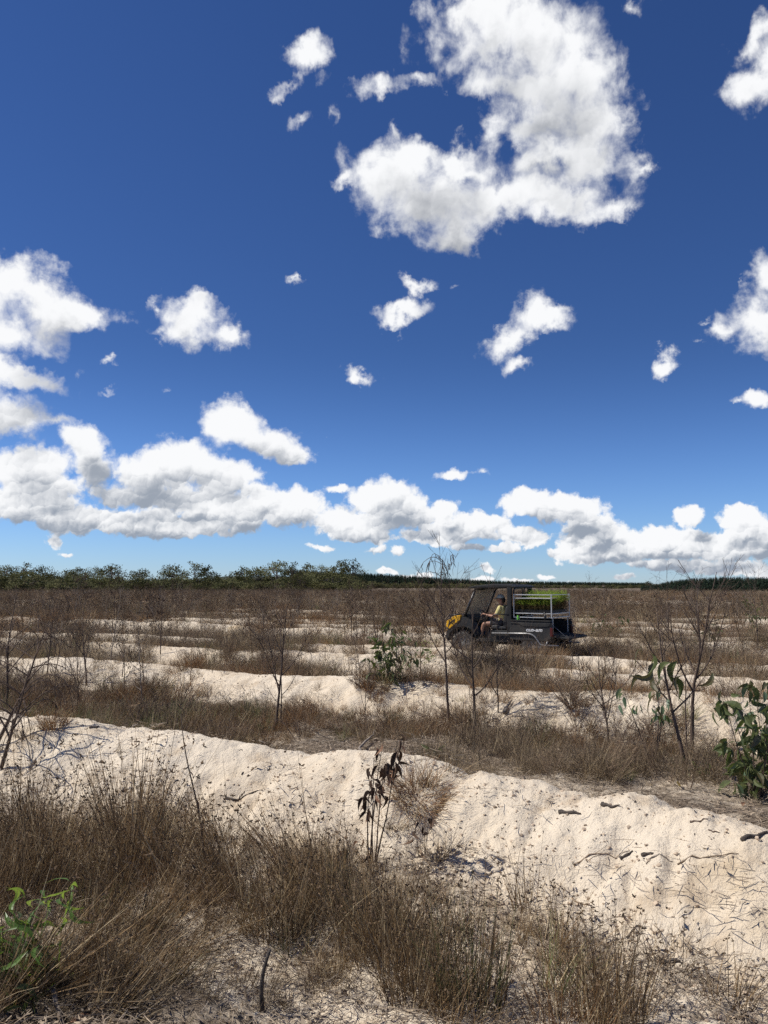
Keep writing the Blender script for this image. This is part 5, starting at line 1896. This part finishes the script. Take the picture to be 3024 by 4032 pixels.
# nose: hood, mudguards, yellow panels, grille, lamps
mb = MB()
mb.prism([(1.36, .88), (1.40, .96), (1.20, 1.07), (.94, 1.12), (.90, 1.02), (.92, .80)], -.50, .50)
part('hood', mb, M['black'], bevel=.02)
for s in (1, -1):
    mb = MB()
    arc = [(.98 + .46 * math.cos(a), .38 + .44 * math.sin(a)) for a in [R(d) for d in (5, 35, 65, 95, 125, 150)]]
    out = [(.58, .56), (.70, .96), (.92, 1.07), (1.22, 1.00), (1.42, .84), (1.47, .56)]
    y0, y1 = (.46, .76) if s > 0 else (-.76, -.46)
    poly = out[::-1] + arc[::-1]
    mb.prism([(p[0], p[1]) for p in (out + arc)], y0, y1)
    part('front_mudguard', mb, M['charcoal'], bevel=.015)
    # yellow cheek with a dark slot
    mb = MB()
    yy = s * .768
    ch = [(1.02, 1.115), (1.22, 1.085), (1.44, .94), (1.46, .80), (1.36, .74), (1.20, .86), (1.04, .98)]
    mb.prism(ch, yy - .10, yy + .012)
    part('yellow_cheek', mb, M['yellow'], bevel=.012)
    mb = MB()
    mb.prism([(1.17, .985), (1.22, .995), (1.41, .845), (1.37, .835)], s * .782 - .004, s * .782 + .004)
    part('cheek_slot', mb, M['black'], bevel=0)
    mb = MB()
    mb.prism([(1.38, .70), (1.47, .72), (1.48, .60), (1.40, .58)], s * .60 - .13, s * .60 + .13)
    part('lower_nose_panel', mb, M['yellow'], bevel=.01)
    mb = MB()
    mb.prism([(1.41, .86), (1.455, .84), (1.46, .76), (1.40, .75)], s * .47 - .11, s * .47 + .11)
    part('headlight', mb, M['lamp'], bevel=.01)
mb = MB()
mb.prism([(1.20, 1.075), (1.42, .965), (1.43, .90), (1.36, .90), (1.18, 1.03)], -.49, .49)
part('yellow_nose_band', mb, M['yellow'], bevel=.012)
mb = MB()
mb.box((1.40, 0, .68), (.06, .80, .30))
for i in range(6):
    mb.box((1.437, 0, .57 + i * .05), (.02, .70, .016))
part('grille', mb, M['black'], bevel=.006)
tubes('bull_bar', [[(1.36, .42, .42), (1.56, .42, .46), (1.56, .42, .98), (1.50, .40, 1.08), (1.50, -.40, 1.08), (1.56, -.42, .98), (1.56, -.42, .46), (1.36, -.42, .42)],
                   [(1.56, -.42, .74), (1.56, .42, .74)], [(1.50, .55, 1.085), (1.10, .60, 1.12)], [(1.50, .55, 1.085), (1.50, -.55, 1.085)]], .022, M['tubeblack'])

# cab: dash, seat, cage, roof, screen
mb = MB()
mb.prism([(.98, .80), (1.00, 1.10), (.86, 1.14), (.72, 1.06), (.74, .88), (.86, .76)], -.62, .62)
part('dashboard', mb, M['black'], bevel=.02)
mb = MB()
mb.prism([(.60, .50), (.92, .84), (.86, .88), (.54, .50)], -.44, .44)
part('firewall', mb, M['black'], bevel=.01)
mb = MB()
mb.prism([(.16, .50), (.12, .74), (-.34, .74), (-.34, .50)], -.66, .66)
part('seat_base', mb, M['black'], bevel=.02)
for c in (.42, 0, -.42):
    mb = MB()
    mb.prism([(.18, .75), (.20, .83), (.12, .87), (-.24, .83), (-.26, .75)], c - .205, c + .205)
    part('seat_cushion', mb, M['seat'], bevel=.03, smooth=True)
    mb = MB()
    mb.prism([(-.18, .80), (-.13, .84), (-.22, 1.34), (-.29, 1.38), (-.34, 1.32), (-.28, .80)], c - .20, c + .20)
    part('seat_back', mb, M['seat'], bevel=.03, smooth=True)
for s in (1, -1):
    tubes('front_pillar', [[(1.00, s * .66, .98), (.64, s * .62, 1.80)]], .034, M['tubeblack'])
    mb = MB()
    mb.prism([(-.30, .70), (-.42, .70), (-.43, 1.84), (-.31, 1.86)], s * .665 - .035, s * .665 + .035)
    part('rear_pillar', mb, M['black'], bevel=.015)
    tubes('roof_rail', [[(.64, s * .62, 1.80), (.56, s * .635, 1.845), (-.36, s * .645, 1.86)]], .032, M['tubeblack'])
    tubes('hip_bar', [[(-.34, s * .70, 1.15), (.04, s * .71, 1.15), (.14, s * .70, 1.08), (.16, s * .68, .76)]], .014, M['tubeblack'])
    # door sill and lower side
    mb = MB()
    mb.prism([(.60, .42), (.58, .52), (.16, .53), (.14, .72), (-.36, .72), (-.40, .44)], s * .685 - .03, s * .685 + .03)
    part('side_sill', mb, M['black'], bevel=.012)
for q in ([(.64, -.62, 1.80), (.64, .62, 1.80)], [(-.36, -.645, 1.86), (-.36, .645, 1.86)], [(.98, -.66, 1.06), (.98, .66, 1.06)]):
    tubes('cross_bar', [q], .028, M['tubeblack'])
# rear screen hoops of the cab
tubes('rear_hoop', [[(-.44, .60, 1.05), (-.46, .60, 1.82), (-.46, .06, 1.84), (-.46, .06, 1.08)], [(-.44, -.60, 1.05), (-.46, -.60, 1.82), (-.46, -.06, 1.84), (-.46, -.06, 1.08)],
                    [(-.46, .60, 1.48), (-.46, -.60, 1.48)], [(-.44, .62, 1.05), (-.44, -.62, 1.05)]], .017, M['tubeblack'])
mb = MB()
for i in range(9):
    mb.tube([(-.445, -.56 + i * .14, 1.06), (-.455, -.56 + i * .14, 1.82)], .004, 4)
for i in range(5):
    mb.tube([(-.45, -.58, 1.12 + i * .15), (-.45, .58, 1.12 + i * .15)], .004, 4)
part('rear_mesh', mb, M['tubeblack'], bevel=0)
mb = MB()
pr = [(.80, 1.82), (.82, 1.86), (.62, 1.900), (.15, 1.93), (-.40, 1.915), (-.50, 1.88), (-.50, 1.845), (.60, 1.838)]
mb.prism(pr, -.69, .69)
for yy in (-.40, 0, .40):
    mb.prism([(.58, 1.885), (.54, 1.918), (.15, 1.948), (-.38, 1.935), (-.44, 1.89)], yy - .13, yy + .13)
part('roof', mb, M['black'], bevel=.016)
mb = MB()
mb.prism([(1.002, 1.10), (.996, 1.10), (.650, 1.79), (.656, 1.79)], -.60, .60)
part('windscreen', mb, M['dustglass'], bevel=0)
for yy in (.3, 0, -.3):
    mb = MB()
    mb.box((.66, yy, 1.805), (.05, .03, .06))
    part('screen_clip', mb, M['black'], bevel=.004)
# steering wheel and column
mb = MB()
c, ax = Vector((.48, .40, 1.09)), Vector((-.80, 0, .60)).normalized()
e1 = Vector((0, 1, 0))
e2 = ax.cross(e1)
ring = [c + (e1 * math.cos(2 * PI * k / 24) + e2 * math.sin(2 * PI * k / 24)) * .18 for k in range(25)]
mb.tube(ring, .015, 8, cap=False)
for a in (0, 2.1, 4.2):
    mb.tube([c, c + (e1 * math.cos(a) + e2 * math.sin(a)) * .18], .012, 6)
mb.tube([c, c - ax * .34], .022, 8)
part('steering_wheel', mb, M['tubeblack'], bevel=0, smooth=True)

# cargo bed
mb = MB()
mb.box((-.97, 0, .64), (1.10, 1.36, .05))
for i in range(9):
    mb.box((-.97, -.56 + i * .14, .672), (1.06, .05, .015))
part('bed_floor', mb, M['black'], bevel=.006)
mb = MB()
mb.box((-.44, 0, .84), (.05, 1.36, .36))
part('bed_front_wall', mb, M['black'], bevel=.012)
for s in (1, -1):
    mb = MB()
    yy = s * .715
    mb.prism([(-.40, .99), (-.40, .52), (-.62, .50), (-1.40, .50), (-1.53, .56), (-1.55, .96), (-1.50, .99)], yy - .035, yy + .035)
    part('bed_side', mb, M['charcoal'], bevel=.018)
    mb = MB()      # raised upper band with the stepped line
    mb.prism([(-.42, .925), (-.66, .925), (-.78, .86), (-1.44, .86), (-1.50, .90), (-1.51, .955), (-1.12, .955), (-1.10, .94), (-.98, .94), (-.96, .955), (-.44, .955)], yy + s * .030, yy + s * .050)
    part('bed_side_trim', mb, M['charcoal'], bevel=.007)
    mb = MB()
    mb.prism([(-.40, .99), (-.40, 1.02), (-1.52, 1.02), (-1.54, .985)], yy - .05, yy + .05)
    part('bed_rail', mb, M['black'], bevel=.012)
    mb = MB()
    mb.prism([(-1.50, .84), (-1.57, .84), (-1.57, .62), (-1.50, .62)], yy - .03, yy + .045)
    part('tail_light', mb, M['red'], bevel=.01)
    mb = MB()
    arc = [(-1.04 + .44 * math.cos(a), .36 + .40 * math.sin(a)) for a in [R(d) for d in (10, 40, 70, 100, 130, 165)]]
    mb.prism([(-.52, .46), (-.52, .66), (-.80, .78), (-1.30, .78), (-1.52, .62), (-1.55, .46)] + arc[::-1], s * .60 - .10, s * .60 + .10)
    part('rear_mudguard', mb, M['black'], bevel=.01)
    tubes('nerf_bar', [[(.10, s * .76, .66), (-.96, s * .77, .68), (-1.10, s * .77, .62), (-1.24, s * .77, .42), (-1.32, s * .77, .395), (-1.72, s * .73, .40)],
                       [(-1.40, s * .77, .395), (-1.43, s * .74, .50)]], .022, M['steel'])
mb = MB()
mb.box((-1.75, 0, .60), (.44, 1.34, .05), Matrix.Rotation(R(-4), 3, 'Y'))
for i in range(7):
    mb.box((-1.75, -.54 + i * .18, .633), (.38, .06, .018), Matrix.Rotation(R(-4), 3, 'Y'))
part('tailgate', mb, M['charcoal'], bevel=.01)
for q in (.66, -.66):
    tubes('tailgate_cable', [[(-1.52, q, .92), (-1.90, q * .97, .60)]], .006, M['steel'])
tubes('rear_bumper', [[(-1.30, .40, .42), (-1.62, .40, .44), (-1.62, -.40, .44), (-1.30, -.40, .42)], [(-1.62, 0, .44), (-1.76, 0, .42)]], .028, M['tubeblack'])
mb = MB()
mb.box((-.55, .30, .55), (.5, .5, .22))
mb.tube([(-.9, .2, .5), (-1.5, .2, .52)], .07, 10)
part('engine', mb, M['black'], bevel=.02)
# the word on the bed side
fc = bpy.data.curves.new('lettering', 'FONT')
fc.body = 'can-am'
fc.size = .126
fc.shear = .25
fc.extrude = .002
fc.offset = .0040
fc.space_character = 1.08
fc.align_x, fc.align_y = 'CENTER', 'CENTER'
tmp = bpy.data.objects.new('lettering_curve', fc)
COL.objects.link(tmp)
bpy.context.view_layer.update()
fm = bpy.data.meshes.new_from_object(tmp.evaluated_get(bpy.context.evaluated_depsgraph_get()))
bpy.data.objects.remove(tmp)
fm.materials.clear()
fm.materials.append(M['white'])
lo = link('lettering', fm, UTV)
# text runs towards the tail: local x of the text = -X of the buggy, its face looks to the left side
lo.matrix_local = Matrix.Translation((-1.07, .754, .775)) @ Matrix(((-1, 0, 0), (0, 0, 1), (0, 1, 0))).to_4x4()
lo.scale = (1.15, 1, 1)

# ------------------------------------------------------------------ rack with seedling trays in the bed
RK = thing('seedling_rack', 'galvanised tube rack standing in the buggy bed, loaded with green seedlings', 'rack', VEH, VRZ)
x0, x1, yl, yr = -.47, -1.50, .63, -.63
zt, zs, zb, zl = 1.665, 1.575, 1.19, 1.085
t_ = .0125


def bar(name, a, b, r=t_):
    mb = MB()
    a, b = Vector(a), Vector(b)
    d = (b - a)
    L = d.length
    q = d.to_track_quat('X', 'Z').to_matrix()
    mb.box((a + b) / 2, (L, 2 * r, 2 * r), q)
    return part(name, mb, M['galv'], RK, bevel=.004)


for (px_, py_) in ((x0, yl), (x1, yl), (x0, yr), (x1, yr)):
    bar('post', (px_, py_, zl - .02), (px_, py_, zt + .02))
for z in (zt, zs, zb, zl):
    bar('rail', (x0 - .02, yl + .002, z), (x1 + .02, yl + .002, z), .0115)
    bar('rail', (x0 - .02, yr, z), (x1 + .02, yr, z), .0115)
for z in (zt, zb, zl):
    bar('end_rail', (x0, yl - .02, z), (x0, yr + .02, z), .0105)
    bar('end_rail', (x1, yl - .02, z), (x1, yr + .02, z), .0105)
for px_, py_ in ((x0 - .03, .55), (x0 - .03, -.55), (x1 + .06, .40), (x1 + .02, -.55)):
    bar('leg', (px_, py_, .68), (px_, py_, zl - .01))
for i in range(8):
    xx = x0 - .09 - i * .13
    bar('slat', (xx, yl - .03, zb - .018), (xx, yr + .03, zb - .018), .008)
mb = MB()
mb.box((-.98, .36, zs + .004), (1.0, .50, .012))
part('shade_board', mb, M['board'], RK, bevel=.003)


def seedlings(seed, lx, ly, h, n=70):
    rng = random.Random(seed)
    m = MB()
    for i in range(n):
        p = Vector((rng.uniform(-lx, lx) * .5, rng.uniform(-ly, ly) * .5, .05))
        L = h * rng.uniform(.8, 1.12)
        d = Vector((rng.gauss(0, .08), rng.gauss(0, .08), 1)).normalized()
        pts = limb(rng, p, d, L, 4, .06)
        m.tube(pts, [.004, .0035, .003, .002, .001], 3, cap=False, mi=1)
        for k in range(26):
            t = .18 + .82 * (k / 25)
            j = min(int(t * 4), 3)
            e = pts[j].lerp(pts[j + 1], t * 4 - j)
            dd = (d * .8 + rvec(rng)).normalized()
            l = rng.uniform(.05, .11) * (1.15 - .4 * t)
            s = rvec(rng)
            m.ribbon([e, e + dd * l * .6 + Vector((0, 0, .004)), e + dd * l], [.0016, .0035, .0008], s, 0 if t > .52 else 1)
    return m


SEED = [seedlings(970 + i, .24, .40, .40).mesh('seedlings', [M['seedling_top'], M['seedling_low']], False) for i in range(3)]


def tray_mesh(lx, ly):
    mb = MB()
    mb.box((0, 0, .035), (lx, ly, .012))
    mb.box((0, 0, .064), (lx, ly, .008))
    nx, ny = 5, 8
    for i in range(nx):
        for j in (0, ny - 1):
            mb.box((lx * ((i + .5) / nx - .5), ly * ((j + .5) / ny - .5), .02), (lx / nx * .62, ly / ny * .7, .085))
    for j in range(1, ny - 1):
        for i in (0, nx - 1):
            mb.box((lx * ((i + .5) / nx - .5), ly * ((j + .5) / ny - .5), .02), (lx / nx * .62, ly / ny * .7, .085))
    return mb.mesh('tray', M['tray'], False)


TRAY = tray_mesh(.245, .39)
side_n = ['near side of the rack', 'middle of the rack', 'far side of the rack']
end_n = ['cab end', 'second row from the cab', 'third row from the cab', 'tailgate end']
k = 0
for j, yy in enumerate((.40, 0.0, -.40)):
    for i in range(4):
        xx = x0 - .13 - i * .253
        t = thing('seedling_tray', 'tray of pine seedlings, ' + side_n[j] + ', ' + end_n[i], 'seedling tray', VM @ Vector((xx, yy, zb + .02)), VRZ, 'seedling trays in the rack')
        link('tray', TRAY, t)
        q = link('seedlings', SEED[k % 3], t)
        q.rotation_euler = (0, 0, PI * (k % 2))
        q.scale = (1, 1, 1.02 if j == 1 else 1.12)
        if j == 0:
            q.scale = (1, 1, .74)
        k += 1
# small gear on the rack and bed edge
rb = MB()
a = VM.inverted() @ VM @ Vector((x0 - .12, yl + .03, zl + .02))
rb.ribbon([a, a + Vector((.01, .004, -.05)), a + Vector((.02, .002, -.10))], [.018, .014, .010], Vector((1, 0, 0)))
rb.ribbon([a, a + Vector((-.02, .006, -.04)), a + Vector((-.045, .012, -.07))], [.012, .012, .008], Vector((1, 0, .3)))
rb.box(a, (.035, .04, .05))
o = link('marking_ribbon', rb.mesh('marking_ribbon', M['lime'], False), loc=VEH)
o.rotation_euler = (0, 0, VRZ)
tag(o, 'lime green ribbon tied to the lower rack rail near the cab', 'ribbon')
mb = MB()
c = Vector((-1.36, .70, 1.02))
for z, r in ((0, .034), (.10, .034), (.13, .026), (.15, .013), (.19, .013)):
    pass
prof = [(0, .034), (.10, .034), (.13, .024), (.145, .013), (.175, .013)]
mb.tube([c + Vector((0, 0, z)) for z, r in prof], [r for z, r in prof], 12)
mb.box(c + Vector((.015, 0, .19)), (.07, .025, .03))
mb.box(c + Vector((.045, 0, .165)), (.012, .012, .05))
o = link('spray_bottle', mb.mesh('spray_bottle', M['tubeblack'], True), loc=VEH)
o.rotation_euler = (0, 0, VRZ)
tag(o, 'black spray bottle standing on the bed rail by the rack post', 'spray bottle')

# ------------------------------------------------------------------ the driver
M['skin'] = mat('skin', (.36, .19, .125), (.30, .155, .10), 14, .55, spec=.35)
M['shirt'] = mat('pale_yellow_shirt', (.62, .55, .25), (.52, .45, .19), 10, .85, bump=.4, bscale=26)
M['shorts'] = mat('dark_shorts', (.028, .030, .036), (.045, .045, .05), 20, .85)
M['cap'] = mat('grey_green_cap', (.34, .36, .31), (.42, .43, .38), 14, .8)
M['hair'] = mat('dark_hair', (.022, .016, .012), None, rough=.6)
M['boot'] = mat('brown_boot', (.05, .032, .022), (.09, .06, .04), 18, .7)
PERSON = thing('person', 'driver in grey cap and pale yellow shirt, hands on the steering wheel of the buggy', 'person', VEH, VRZ)


def skin_mesh(name, verts, edges, rad, m, levels=2, root=0):
    me = bpy.data.meshes.new(name)
    me.from_pydata([tuple(v) for v in verts], edges, [])
    o = bpy.data.objects.new(name, me)
    COL.objects.link(o)
    sk = o.modifiers.new('skin', 'SKIN')
    sk.use_smooth_shade = True
    for i, v in enumerate(me.skin_vertices[0].data):
        v.radius = rad[i] if hasattr(rad[i], '__len__') else (rad[i], rad[i])
        v.use_root = i == root
    sb = o.modifiers.new('sub', 'SUBSURF')
    sb.levels = sb.render_levels = levels
    bpy.context.view_layer.update()
    fin = bpy.data.meshes.new_from_object(o.evaluated_get(bpy.context.evaluated_depsgraph_get()))
    bpy.data.objects.remove(o)
    fin.name = name
    fin.materials.clear()
    fin.materials.append(m)
    fin.polygons.foreach_set('use_smooth', [True] * len(fin.polygons))
    return link(name, fin, PERSON)


J, E, RD = [], [], []


def jv(p, r, par=None):
    J.append(Vector(p))
    RD.append(r)
    if par is not None:
        E.append((par, len(J) - 1))
    return len(J) - 1


cy = .40
pel = jv((-.06, cy, .93), (.15, .12))
sp1 = jv((-.075, cy, 1.08), (.14, .11), pel)
sp2 = jv((-.06, cy, 1.25), (.16, .115), sp1)
nk = jv((-.03, cy, 1.385), .058, sp2)
hd0 = jv((-.005, cy, 1.46), .065, nk)
hd1 = jv((.02, cy, 1.53), (.078, .092), hd0)
hd2 = jv((.015, cy, 1.60), (.072, .085), hd1)
nose = jv((.115, cy, 1.525), .014, hd1)
hips = {}
for s in (1, -1):
    sh = jv((-.05, cy + s * .165, 1.315), .062, sp2)
    el = jv((.10, cy + s * .23, 1.085), .045, sh)
    wr = jv((.345, cy + s * .175, 1.125), .030, el)
    hn = jv((.415, cy + s * .172, 1.15), (.036, .022), wr)
    for q in range(4):
        b1 = jv((.462 + .004 * q, cy + s * (.150 + .018 * q), 1.172 - .012 * q), .010, hn)
        b2 = jv((.492, cy + s * (.152 + .018 * q), 1.155 - .014 * q), .009, b1)
        b3 = jv((.482, cy + s * (.154 + .018 * q), 1.128 - .012 * q), .008, b2)
    th = jv((.43, cy + s * .135, 1.135), .010, wr)
    jv((.468, cy + s * .135, 1.125), .009, th)
    hp = jv((-.02, cy + s * .095, .90), .088, pel)
    kn = jv((.45, cy + s * .125, .89), .062, hp)
    cf = jv((.49, cy + s * .125, .74), .056, kn)
    ak = jv((.50, cy + s * .125, .555), .036, cf)
    jv((.60, cy + s * .13, .525), .034, ak)
skin_mesh('body', J, E, RD, M['skin'])
# shirt, shorts, boots follow the body
J, E, RD = [], [], []
a0 = jv((-.058, cy, .90), (.172, .14))
a = jv((-.065, cy, .98), (.168, .135), a0)
b = jv((-.078, cy, 1.09), (.160, .128), a)
c = jv((-.062, cy, 1.25), (.180, .132), b)
d = jv((-.045, cy, 1.345), (.10, .085), c)
jv((-.035, cy, 1.375), .070, d)
for s in (1, -1):
    sh = jv((-.05, cy + s * .17, 1.315), .080, c)
    jv((.010, cy + s * .215, 1.175), .066, sh)
    jv((.028, cy + s * .222, 1.135), .068, len(J) - 1)
skin_mesh('shirt', J, E, RD, M['shirt'])
J, E, RD = [], [], []
a = jv((-.06, cy, .93), (.168, .128))
jv((-.066, cy, 1.0), (.165, .13), a)
for s in (1, -1):
    hp = jv((-.01, cy + s * .095, .905), .102, a)
    jv((.22, cy + s * .112, .905), .088, hp)
    jv((.27, cy + s * .115, .905), .090, len(J) - 1)
skin_mesh('shorts', J, E, RD, M['shorts'])
for s in (1, -1):
    J, E, RD = [], [], []
    a = jv((.49, cy + s * .125, .62), .046)
    b = jv((.502, cy + s * .125, .555), .046, a)
    c = jv((.60, cy + s * .13, .525), .045, b)
    jv((.665, cy + s * .132, .518), .038, c)
    skin_mesh('boot', J, E, RD, M['boot'], 1)
# cap with peak, hair, eyes, ears, mouth
mb = MB()
hc = Vector((.012, cy, 1.575))
n, k = 20, 7
vs, fs = [], []
for i in range(k + 1):
    ph = i / k * PI / 2
    for j in range(n):
        a = 2 * PI * j / n
        vs.append(tuple(hc + Vector((math.cos(a) * .112 * math.cos(ph), math.sin(a) * .094 * math.cos(ph), .105 * math.sin(ph) - .005))))
for i in range(k):
    for j in range(n):
        fs.append((i * n + j, i * n + (j + 1) % n, (i + 1) * n + (j + 1) % n, (i + 1) * n + j))
mb.add(vs, fs)
pk = []
for j in range(9):
    a = -1.15 + 2.3 * j / 8
    pk.append((hc.x + math.cos(a) * .112, hc.y + math.sin(a) * .094, hc.z))
for j in range(9):
    a = -1.15 + 2.3 * j / 8
    pk.append((hc.x + .10 + math.cos(a) * .085, hc.y + math.sin(a) * .080, hc.z - .022))
mb.add(pk + [(x, y, z - .006) for x, y, z in pk], [(j, j + 1, 10 + j, 9 + j) for j in range(8)] + [(18 + 9 + j, 18 + 10 + j, 18 + j + 1, 18 + j) for j in range(8)] + [(9 + j, 10 + j, 28 + j, 27 + j) for j in range(8)])
link('cap', mb.mesh('cap', M['cap'], True), PERSON)
mb = MB()
mb.tube([(-.055, cy, 1.57), (-.068, cy, 1.53), (-.062, cy, 1.48), (-.045, cy, 1.445)], [.058, .062, .056, .035], 12)
link('hair', mb.mesh('hair', M['hair'], True), PERSON)
for s in (1, -1):
    mb = MB()
    mb.tube([(.090, cy + s * .030, 1.545), (.101, cy + s * .030, 1.545), (.105, cy + s * .030, 1.545)], [.010, .009, .003], 8)
    link('eye', mb.mesh('eye', M['hair'], True), PERSON)
    mb = MB()
    mb.tube([(.005, cy + s * .080, 1.555), (-.004, cy + s * .094, 1.54), (.0, cy + s * .086, 1.505)], [.010, .016, .008], 8)
    link('ear', mb.mesh('ear', M['skin'], True), PERSON)
mb = MB()
mb.tube([(.090, cy - .022, 1.482), (.100, cy, 1.480), (.090, cy + .022, 1.482)], [.003, .006, .003], 6)
link('mouth', mb.mesh('mouth', M['leaf_tan'], True), PERSON)
